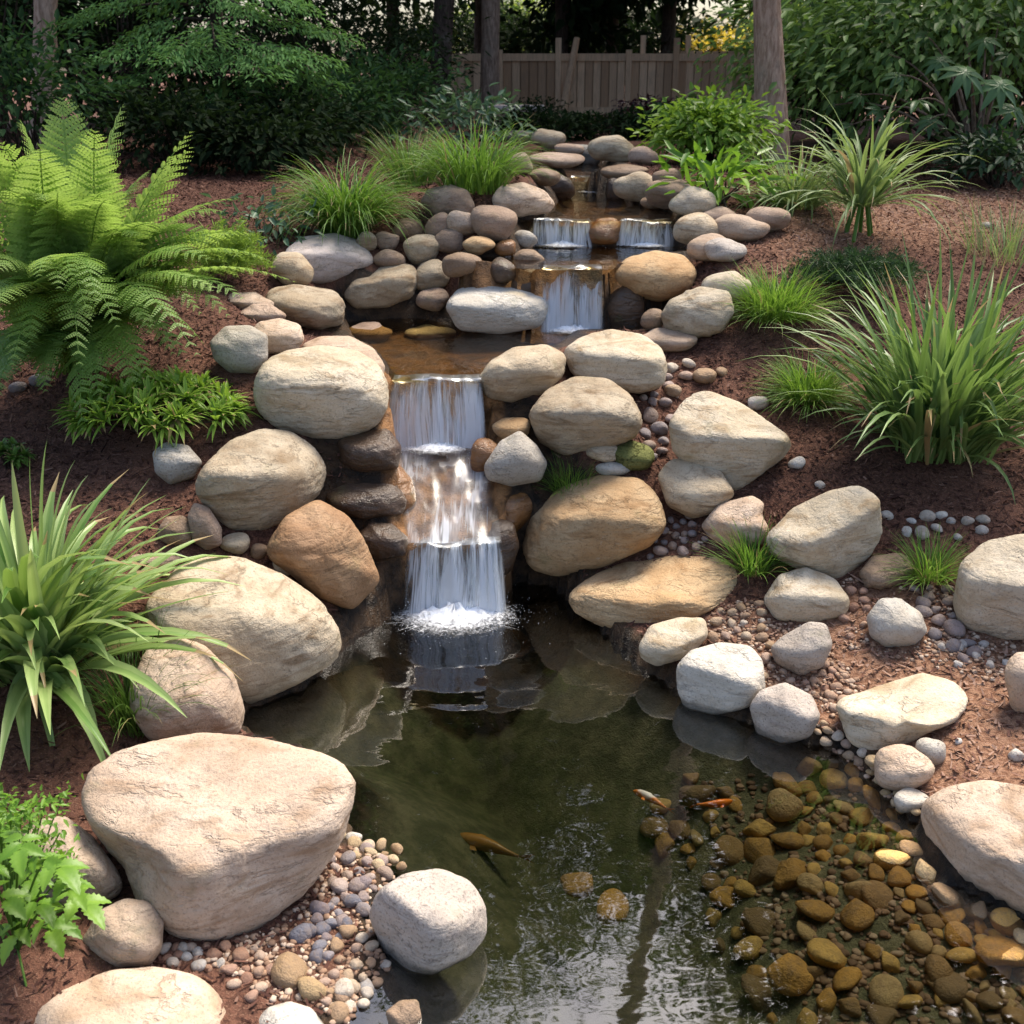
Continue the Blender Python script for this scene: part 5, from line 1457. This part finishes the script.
shrub("hosta", "bright green leafy mound left of the grey pink trunk", "hosta", gy(714, 7.95), (.30, .24, .19), 2200, (.045, .08), 'hosta', 41, 60, .35, 0, .2, True, .5)
shrub("hosta", "smaller bright green rosette in front of the leafy mound, by the mossy pale stone", "hosta", G(716, 205), (.20, .18, .12), 160, (.09, .15), 'broad', 42, 12, .2, 0, .2, True, .3)
shrub("hosta", "blue green leafy mound behind the left grass clumps", "hosta", gy(462, 9.6), (.38, .3, .19), 420, (.06, .11), 'bluehosta', 43, 24, .3, 0, .2)
# lower left leafy plant
def corner_plant():
    r = np.random.default_rng(44); P = at_ground(18, 950)
    root = tag(empty("leafy_plant", P), "bright green leafy plant with toothed leaves in the lower left corner", "plant")
    m = px_m(P); mb = MB(); st = MB()
    L = [(60,868,18,1),(85,905,17,1),(20,850,16,.8),(30,880,16,.7),(50,930,17,.9),(72,888,15,.9),(5,900,16,.8),(-10,870,15,.6),(15,935,16,.9),(40,905,15,.6),(28,995,18,1),(-5,985,17,.8),(8,1010,16,.9),(62,925,14,.8),(0,835,13,.5),(45,860,13,.7),(-15,920,15,.7)]
    for (u, v, s, b) in L:
        tip = at_y(u, v, P[1] + r.uniform(-.16, .05))
        mid = (P + tip) / 2 + UP * .06
        V, F = tube_verts(bez(P, mid, tip, 8), .0028, 5); st.add(V, F)
        d0 = np.array([tip[0] - P[0], tip[1] - P[1] - .05, .0]); d0 = unit(d0 + r.normal(0, .05, 3))
        for j, (ang, f) in enumerate(((0, 1.0), (.9, .8), (-.9, .8), (1.7, .6), (-1.7, .6))):
            ca, sa = math.cos(ang), math.sin(ang)
            d = np.array([d0[0] * ca - d0[1] * sa, d0[0] * sa + d0[1] * ca, .05])
            broad_leaf(mb, tip - d0 * .015 * j, d, UP + r.normal(0, .2, 3), s * m * 1.9 * f, s * m * 1.0 * f, r, .16, .35, np.clip(b * .7 + r.normal(0, .12), 0, 1.2))
    for q in range(34):                                     # finely cut young leaves above
        u, v = r.uniform(-10, 70), r.uniform(795, 872)
        if u > 62 and v < 830: continue
        tip = at_y(u, v, P[1] + r.uniform(0.0, .22)); k = 26
        t = r.uniform(0, 1, k)
        D = r.normal(size=(k, 3)) + np.array([.5, -.2, .1])
        leaf_cards(mb, tip + r.normal(0, .018, (k, 3)), D, UP + r.normal(0, .4, (k, 3)), r.uniform(.012, .028, k), r.uniform(.006, .011, k), np.clip(r.normal(.45, .2, k), 0, 1.1))
        V, F = tube_verts(bez(P, (P + tip) / 2 + UP * .05, tip, 6), .002, 4); st.add(V, F)
    link("foliage", mb.mesh("foliage", P), LEAF['broad'], P, root); link("stem", st.mesh("stem", P), LEAF['grass'], P, root)
corner_plant()

# right: big shrub with palmate leaves, laurel mass around it
shrub("large_shrub", "big spreading green shrub filling the upper right corner", "shrub", gy(960, 9.4), (1.15, .9, .78), 7000, (.07, .12), 'laurel', 51, 120, .5, 0, .1, True, .42)
shrub("large_shrub", "dense mid green shrub behind the grey pink trunk", "shrub", gy(840, 10.4), (.80, .8, .60), 4200, (.06, .11), 'laurel', 52, 90, .5, 0, .1, True, .45)
def palmate():
    r = np.random.default_rng(53); P = gy(985, 8.3)
    root = tag(empty("palmate_shrub", P), "shrub with large hand shaped leaves hanging over the dark hollow at right", "shrub")
    mb, st = MB(), MB()
    for (u, v, y, s) in [(965,72,7.9,.20),(918,100,8.0,.17),(1000,85,7.9,.2),(940,60,8.3,.15),(985,40,8.4,.16),(1015,110,8.1,.16),(900,75,8.5,.14),(880,110,8.5,.13),(930,120,8.2,.13),(1010,55,8.5,.15),(860,95,8.8,.13),(925,35,8.8,.14),(960,20,8.8,.14),(890,55,8.9,.13),(850,125,8.7,.12),(1000,15,8.8,.14),(835,105,9.0,.12)]:
        c = at_y(u, v, y)
        V, F = tube_verts(bez(P, (P + c) / 2 + UP * .35, c, 9), np.linspace(.014, .004, 9), 6); st.add(V, F)
        n0 = unit(np.array([r.normal(0, .25), -.55 + r.normal(0, .15), .8])); t1 = unit(np.cross(n0, [0, 0, 1.0])); t2 = np.cross(n0, t1)
        b = r.uniform(.3, .9)
        for j in range(8):
            a = 2 * math.pi * j / 8 + r.normal(0, .12)
            d = t1 * math.cos(a) + t2 * math.sin(a) - n0 * .2
            broad_leaf(mb, c, d, n0, s * r.uniform(.85, 1.1), s * .30, r, .03, .3, b + r.normal(0, .1))
    link("foliage", mb.mesh("foliage", P), LEAF['palm'], P, root); link("stem", st.mesh("stem", P), BARK, P, root)
palmate()
shrub("dark_shrub", "low dark fern like shrub at the right edge under the hollow", "shrub", gy(1010, 7.9), (.38, .3, .16), 900, (.05, .09), 'cover', 54, 30, .3, 0, .1)
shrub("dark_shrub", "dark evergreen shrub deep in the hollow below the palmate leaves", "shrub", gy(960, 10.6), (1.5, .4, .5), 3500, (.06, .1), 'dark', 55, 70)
# back by the fence
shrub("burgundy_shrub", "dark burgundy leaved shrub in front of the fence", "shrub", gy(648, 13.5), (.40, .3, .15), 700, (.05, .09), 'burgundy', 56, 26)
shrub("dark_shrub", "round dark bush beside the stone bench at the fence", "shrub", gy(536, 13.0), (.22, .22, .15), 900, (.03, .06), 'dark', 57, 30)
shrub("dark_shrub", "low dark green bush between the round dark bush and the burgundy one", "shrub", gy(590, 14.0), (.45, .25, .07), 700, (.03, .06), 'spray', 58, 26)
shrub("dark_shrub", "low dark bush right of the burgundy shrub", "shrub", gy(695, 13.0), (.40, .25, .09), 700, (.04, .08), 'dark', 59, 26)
# left back: shrubs in the gloom
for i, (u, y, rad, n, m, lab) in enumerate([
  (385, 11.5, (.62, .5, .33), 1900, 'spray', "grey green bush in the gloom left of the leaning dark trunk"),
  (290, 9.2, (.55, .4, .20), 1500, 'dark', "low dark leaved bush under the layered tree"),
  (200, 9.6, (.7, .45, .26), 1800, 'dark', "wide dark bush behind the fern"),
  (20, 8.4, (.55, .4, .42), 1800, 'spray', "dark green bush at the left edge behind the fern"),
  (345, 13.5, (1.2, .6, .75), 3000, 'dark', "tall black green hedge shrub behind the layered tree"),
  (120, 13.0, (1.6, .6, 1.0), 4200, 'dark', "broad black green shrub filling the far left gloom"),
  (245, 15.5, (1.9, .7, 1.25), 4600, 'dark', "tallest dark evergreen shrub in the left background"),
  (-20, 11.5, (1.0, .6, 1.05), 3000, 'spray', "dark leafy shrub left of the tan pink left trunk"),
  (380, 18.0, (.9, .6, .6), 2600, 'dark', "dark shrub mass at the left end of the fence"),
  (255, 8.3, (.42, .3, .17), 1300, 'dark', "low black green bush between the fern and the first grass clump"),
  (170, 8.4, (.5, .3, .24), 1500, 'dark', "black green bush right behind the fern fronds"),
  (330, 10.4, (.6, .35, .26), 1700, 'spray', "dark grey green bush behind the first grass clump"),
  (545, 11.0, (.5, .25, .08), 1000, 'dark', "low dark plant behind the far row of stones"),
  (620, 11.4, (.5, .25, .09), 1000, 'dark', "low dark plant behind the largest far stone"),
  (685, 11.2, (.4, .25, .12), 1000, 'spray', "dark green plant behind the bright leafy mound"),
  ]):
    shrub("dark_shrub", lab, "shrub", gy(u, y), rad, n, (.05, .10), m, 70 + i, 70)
shrub("blue_green_plant", "small blue green leafy plant under the fern tips by the grass clump", "plant", G(262, 240), (.16, .14, .08), 200, (.04, .07), 'bluehosta', 90, 14)

# ---- trees
def tree(name, label, base, top, r0, r1, crown, n, leaf, mat, seed, bark=BARK, limbs=9, clumps=40, kink=.03, cat="tree", flare=1.5):
    """tapered trunk with limbs into a crown of separate leaf clumps; crown = (centre z, rx, ry, rz) above the base"""
    r = np.random.default_rng(seed); base = np.array(base, float); top = np.array(top, float)
    root = tag(empty(name, base), label, cat)
    t = np.linspace(0, 1, 26)[:, None]
    C = base * (1 - t) + top * t
    C[:, :2] += np.c_[np.sin(t[:, 0] * 5 + seed), np.cos(t[:, 0] * 4 + seed)] * kink * t
    R = (r0 * (1 - t) + r1 * t)[:, 0] * (1 + (flare - 1) * np.exp(-t[:, 0] * 30)) * (1 + .04 * np.sin(t[:, 0] * 31 + seed))
    C[0, 2] -= .1
    V, F = tube_verts(C, R, 18)
    V = V + (vnoise(V * 9, seed) * r0 * .07)[:, None] * unit(V - np.repeat(C, 18, 0))
    mb = MB(); mb.add(V, F)
    cz, rx, ry, rz = crown
    cc = []
    for i in range(clumps):
        d = unit(r.normal(size=3)); q = r.uniform(.35, 1.0) ** .6
        cc.append(base + np.array([top[0] - base[0], top[1] - base[1], 0]) * .6 + np.array([d[0] * rx * q, d[1] * ry * q, cz + d[2] * rz * q]))
    cc = np.array(cc)
    for i in range(limbs):
        e = cc[i]; f = np.clip((e[2] - base[2] - .8) / (top[2] - base[2]), .3, .95)
        s = C[int(f * 25)]
        V, F = tube_verts(bez(s, s * .5 + e * .5 + UP * .25, e, 9), np.linspace(r1 * .9, r1 * .15, 9), 7); mb.add(V, F)
    link("trunk", mb.mesh("trunk", base), bark, base, root)
    mb = MB(); k = n // clumps
    for c in cc:
        cr = min(rx, rz) * r.uniform(.22, .42)
        q = r.normal(size=(k, 3)) * cr * np.array([1, 1, .6])
        D = unit(q) + r.normal(0, .5, (k, 3)); D[:, 2] -= .35
        L = r.uniform(*leaf, k)
        leaf_cards(mb, c + q, D, UP + r.normal(0, .5, (k, 3)), L, L * .5, np.clip(r.normal(.45, .15) + r.normal(0, .2, k), 0, 1.2), .2)
    link("crown", mb.mesh("crown", base), LEAF[mat], base, root)
    return root
tree("tree", "straight grey pink trunk standing in front of the right end of the fence", gy(773, 8.5, 165), gy(773, 8.5, 165) + np.array([-1.6, .35, 13.0]), .098, .06, (12.6, 1.5, 1.5, 1.3), 3000, (.07, .13), 'canopy', 101, BARK_PINK, 10, 24, .02)
tree("tree", "reddish grey trunk at the upper left edge behind the fern", gy(36, 10.2), at_y(52, -300, 10.4), .105, .075, (4.6, 1.9, 1.9, 1.5), 9000, (.07, .13), 'canopy', 102, BARK_PINK, 10, 60, .02)
tree("tree", "dark trunk leaning right at the left end of the fence", gy(438, 16.5), gy(438, 16.5) + np.array([.9, .3, 12.5]), .14, .11, (11.0, 2.4, 2.0, 2.2), 6000, (.10, .18), 'canopy', 103, BARK_DARK, 10, 60, .03)
tree("tree", "brown trunk right of the dark leaning one, in front of the fence", gy(489, 17.0), gy(489, 17.0) + np.array([.3, .2, 13.5]), .13, .10, (12.0, 2.4, 2.0, 2.4), 6000, (.10, .18), 'canopy', 104, BARK, 10, 60, .03)
# layered tree, left back
def layered():
    r = np.random.default_rng(61); P = gy(215, 9.9)
    root = tag(empty("layered_tree", P), "dark tree with flat layered green sprays in the left background", "tree")
    mb, st = MB(), MB()
    T = P + np.array([.05, .1, 2.7])
    V, F = tube_verts(bez(P, (P + T) / 2 + np.array([.1, 0, 0]), T, 14), np.linspace(.07, .03, 14), 10); st.add(V, F)
    sp = [(100,60,9.3,1.0),(165,62,9.1,1.0),(195,70,9.2,.9),(290,62,9.2,1.0),(330,65,9.3,.95),(265,75,9.0,.9),(255,20,9.6,.8),(310,12,9.6,1.0),(150,120,9.2,.5),(185,112,9.1,.6),(105,90,9.3,.6),(60,25,9.6,.6),(90,15,9.8,.5),(215,45,9.2,.5),(130,40,9.6,.4),(350,40,9.7,.5),(240,100,9.4,.3),(280,95,9.5,.4),(205,0,9.8,.5),(160,10,9.9,.4),(335,85,9.6,.4),(110,120,9.6,.35)]
    for (u, v, y, b) in sp:  # b puts how lit each spray looks into its leaf tone
        e = at_y(u, v, y)
        s = P + (T - P) * np.clip((e[2] + .15 - P[2]) / 2.7, .15, .95)
        C = bez(s, (s + e) / 2 + UP * .15, e, 16)
        V, F = tube_verts(C, np.linspace(.016, .003, 16), 5); st.add(V, F)
        k = 420
        t = r.uniform(.45, 1.0, k) ** .8
        p = np.stack([np.interp(t, np.linspace(0, 1, 16), C[:, j]) for j in range(3)], 1)
        dirn = unit(e - s); lat = unit(np.cross(dirn, UP))
        off = r.normal(0, .13, k)
        p = p + lat * off[:, None] + dirn * r.normal(0, .08, k)[:, None]; p[:, 2] += r.normal(0, .022, k) - .55 * off ** 2
        D = dirn * .7 + lat * np.sign(off)[:, None] * .8 + r.normal(0, .35, (k, 3)); D[:, 2] -= .25
        leaf_cards(mb, p, D, UP + r.normal(0, .2, (k, 3)), r.uniform(.035, .07, k), r.uniform(.012, .022, k), np.clip(b * .9 + r.normal(0, .2, k), 0, 1.4), .15)
    link("crown", mb.mesh("crown", P), LEAF['spraylit'], P, root); link("trunk", st.mesh("trunk", P), BARK_DARK, P, root)
layered()
# trees beyond the fence
for i, (u, y, h, rx, mat, lab) in enumerate([
  (395, 27, 20.0, 2.0, 'canopy', "green tree beyond the left end of the fence"),
  (480, 30, 24.0, 1.7, 'dark', "dark tree beyond the fence behind the two near trunks"),
  (560, 27, 18.0, 1.5, 'dark', "dark evergreen rising beyond the middle of the fence"),
  (610, 29, 18.0, 1.5, 'dark', "second dark evergreen beyond the fence, right of the middle one"),
  (665, 27, 21.0, 1.4, 'dark', "dark evergreen just left of the sunny yellow gap"),
  (820, 24, 23.0, 2.9, 'canopy', "dull green tree above the big right shrub"),
  (960, 20, 20.0, 2.9, 'dark', "dark tree high in the upper right corner"),
  (1080, 16, 16.5, 2.6, 'dark', "dark tree beyond the right picture edge"),
  (300, 22, 18.0, 2.4, 'dark', "dark tree behind the layered tree"),
  (140, 19, 15.0, 2.4, 'dark', "black green tree in the far upper left"),
  (-60, 15, 10.0, 2.0, 'dark', "dark tree at the far left edge"),
  ]):
    b = gy(u, y)
    tree("tree", lab, b, b + np.array([.1, .1, h * .8]), .16, .06, (h * .52, rx, rx, h * .5), 15000, (.20, .38), mat, 120 + i, BARK_DARK, 14, 120, .05)
shrub("yellow_shrub", "sunlit golden yellow shrub seen over the fence in the gap", "shrub", gy(722, 30), (1.1, .6, .95), 2200, (.10, .2), 'yellow', 141, 50)
shrub("bright_shrub", "pale yellow green bush beyond the fence near the middle trunks", "shrub", gy(530, 38), (2.6, .8, 1.6), 3000, (.12, .25), 'brightback', 142, 70)
shrub("bright_shrub", "light green bush beyond the right end of the fence", "shrub", gy(775, 27), (.8, .6, 1.15), 2200, (.09, .18), 'brightback', 143, 50)
shrub("hedge", "dark clipped hedge just behind the right part of the fence", "hedge", gy(722, 25.5), (1.1, .4, .66), 2500, (.06, .12), 'dark', 144, 60)

for i, (u, y, rad, n, m, lab) in enumerate([
  (455, 33, (1.9, .7, 1.25), 3600, 'dark', "tall dark bush beyond the fence between the two near trunks"),
  (545, 31, (1.5, .7, 1.2), 3200, 'dark', "tall dark bush beyond the fence right of the brown trunk"),
  (600, 33, (1.5, .7, 1.5), 3400, 'dark', "tallest dark bush beyond the middle of the fence"),
  (655, 31, (1.3, .7, 1.25), 3000, 'dark', "tall dark bush beyond the fence left of the yellow shrub"),
  (500, 36, (1.2, .6, 1.5), 2400, 'canopy', "green bush in the gap above the fence right of the leaning trunk"),
  (765, 34, (1.6, .7, 1.5), 3000, 'canopy', "green bush beyond the fence behind the grey pink trunk"),
  ]):
    shrub("tall_shrub", lab, "shrub", gy(u, y), rad, n, (.10, .22), m, 160 + i, 70)
# ---- fence
def wood_mat():
    m, nt = new_mat("weathered_wood"); n = N(nt)
    tc = n("ShaderNodeTexCoord"); at = n("ShaderNodeAttribute", attribute_name="rnd").outputs["Fac"]
    mp = n("ShaderNodeMapping", {"Vector": tc.outputs["Object"], "Scale": (9, 9, .5)}).outputs[0]
    g = n.noise(mp, 6, 5, .65, .6); s = n.noise(tc.outputs["Object"], 1.3, 3, .6)
    col = n.mix(at, (.38,.225,.13), (.80,.55,.36)); col = n.mix(n.math('MULTIPLY', n.ramp(g, .42, .7), .6), col, (.27,.19,.14))
    col = n.mix(n.math('MULTIPLY', n.ramp(s, .5, .75), .35), col, (.17,.15,.135))
    b = n("ShaderNodeBump", {"Height": g, "Strength": .5, "Distance": .01})
    p = n("ShaderNodeBsdfPrincipled", {"Base Color": col, "Roughness": .85, "Normal": b.outputs[0], "Specular IOR Level": .15}); n.out(p.outputs[0]); return m
WOOD = wood_mat()
def box(mb, x0, x1, y0, y1, z0, z1, rnd=.5):
    V = [(x, y, z) for x in (x0, x1) for y in (y0, y1) for z in (z0, z1)]
    mb.add(V, [(0, 1, 3, 2), (4, 6, 7, 5), (0, 4, 5, 1), (2, 3, 7, 6), (0, 2, 6, 4), (1, 5, 7, 3)], rnd)
def fence():
    r = np.random.default_rng(71); Y = 24.0
    ztop = float(at_y(600, 53, Y)[2]); zb = .80
    xs = [float(at_y(u, 80, Y)[0]) for u in (385, 446, 500, 558, 628, 675, 752, 812)]
    o0 = (xs[3], Y, zb)
    root = tag(empty("wooden_fence", o0), "weathered brown board fence across the back of the garden", "fence")
    for i in range(len(xs) - 1):
        x0, x1 = xs[i] + .06, xs[i + 1] - .06
        mb = MB(); n = int((x1 - x0) / .155); w = (x1 - x0) / n
        for k in range(n):
            box(mb, x0 + k * w + .009, x0 + (k + 1) * w - .009, Y + .0 + r.uniform(0, .01) + .01 + r.uniform(0, .012), Y + .045, zb, ztop - .14 + (r.uniform(0, .0)), r.uniform(.1, 1))
        box(mb, x0, x1, Y + .08, Y + .09, zb + .02, ztop - .17, .0)
        link("board_panel", mb.mesh("board_panel", (x0, Y, zb), False), WOOD, (x0, Y, zb), root)
        for nm, z0, z1 in (("top_rail", ztop - .15, ztop - .01), ("bottom_rail", zb + .22, zb + .36)):
            mb = MB(); box(mb, x0 + .002, x1 - .002, Y - .03, Y + .018, z0, z1, .75); link(nm, mb.mesh(nm, (x0, Y, z0), False), WOOD, (x0, Y, z0), root)
        if i >= 5:
            mb = MB()
            for k in range(n): box(mb, x0 + k * w + .02, x0 + (k + 1) * w - .02, Y - .008, Y + .012, ztop - .008, ztop + .035, r.uniform(.3, 1))
            link("picket_trim", mb.mesh("picket_trim", (x0, Y, ztop), False), WOOD, (x0, Y, ztop), root)
    for i, x in enumerate(xs):
        mb = MB(); e = .28 if i in (3, 5) else .06
        box(mb, x - .058, x + .058, Y - .06, Y + .06, zb - .2, ztop + e, r.uniform(.4, 1)); link("post", mb.mesh("post", (x, Y, zb), False), WOOD, (x, Y, zb), root)
    for u in (643, 688):
        x = float(at_y(u, 60, Y)[0]); mb = MB(); box(mb, x - .05, x + .05, Y + .05, Y + .14, zb, ztop + .33, .95); link("post", mb.mesh("post", (x, Y, zb), False), WOOD, (x, Y, zb), root)
    # pole leaning on the fence
    a, b = at_y(560, 125, Y - .5), at_y(577, 38, Y - .12)
    mb = MB(); V, F = tube_verts(np.linspace(a, b, 8), np.linspace(.10, .06, 8), 8); mb.add(V, F)
    tag(link("wooden_pole", mb.mesh("wooden_pole", a), WOOD, a), "tapered wooden pole leaning against the fence", "pole")
fence()
def bench():
    Y = 14.2; p = at_y(517, 118, Y); zt = float(at_y(517, 105, Y)[2]); zg = float(hz(p[0], Y)) - .05
    w = 52 * Y / FPX / 2
    root = tag(empty("stone_bench", (p[0], Y, zg)), "low stone bench with a grey slab top in front of the fence", "bench")
    for nm, x0, x1, y0, y1, z0, z1, m in (("slab", -w, w, -.2, .2, zt - .07, zt, 'lilac'), ("support", -w * .92, -w * .3, -.15, .15, zg, zt - .07, 'rose'), ("support", w * .3, w * .92, -.15, .15, zg, zt - .07, 'rose')):
        bm = bmesh.new(); bmesh.ops.create_cube(bm, size=1)
        for v_ in bm.verts: v_.co = Vector(((x0 + x1) / 2 + v_.co.x * (x1 - x0), (y0 + y1) / 2 + v_.co.y * (y1 - y0), (z0 + z1) / 2 + v_.co.z * (z1 - z0) - zg))
        bmesh.ops.bevel(bm, geom=bm.edges[:], offset=.015, segments=2, affect='EDGES')
        me = bpy.data.meshes.new(nm); bm.to_mesh(me); bm.free()
        link(nm, me, ROCK[m], (p[0], Y, zg), root)
bench()
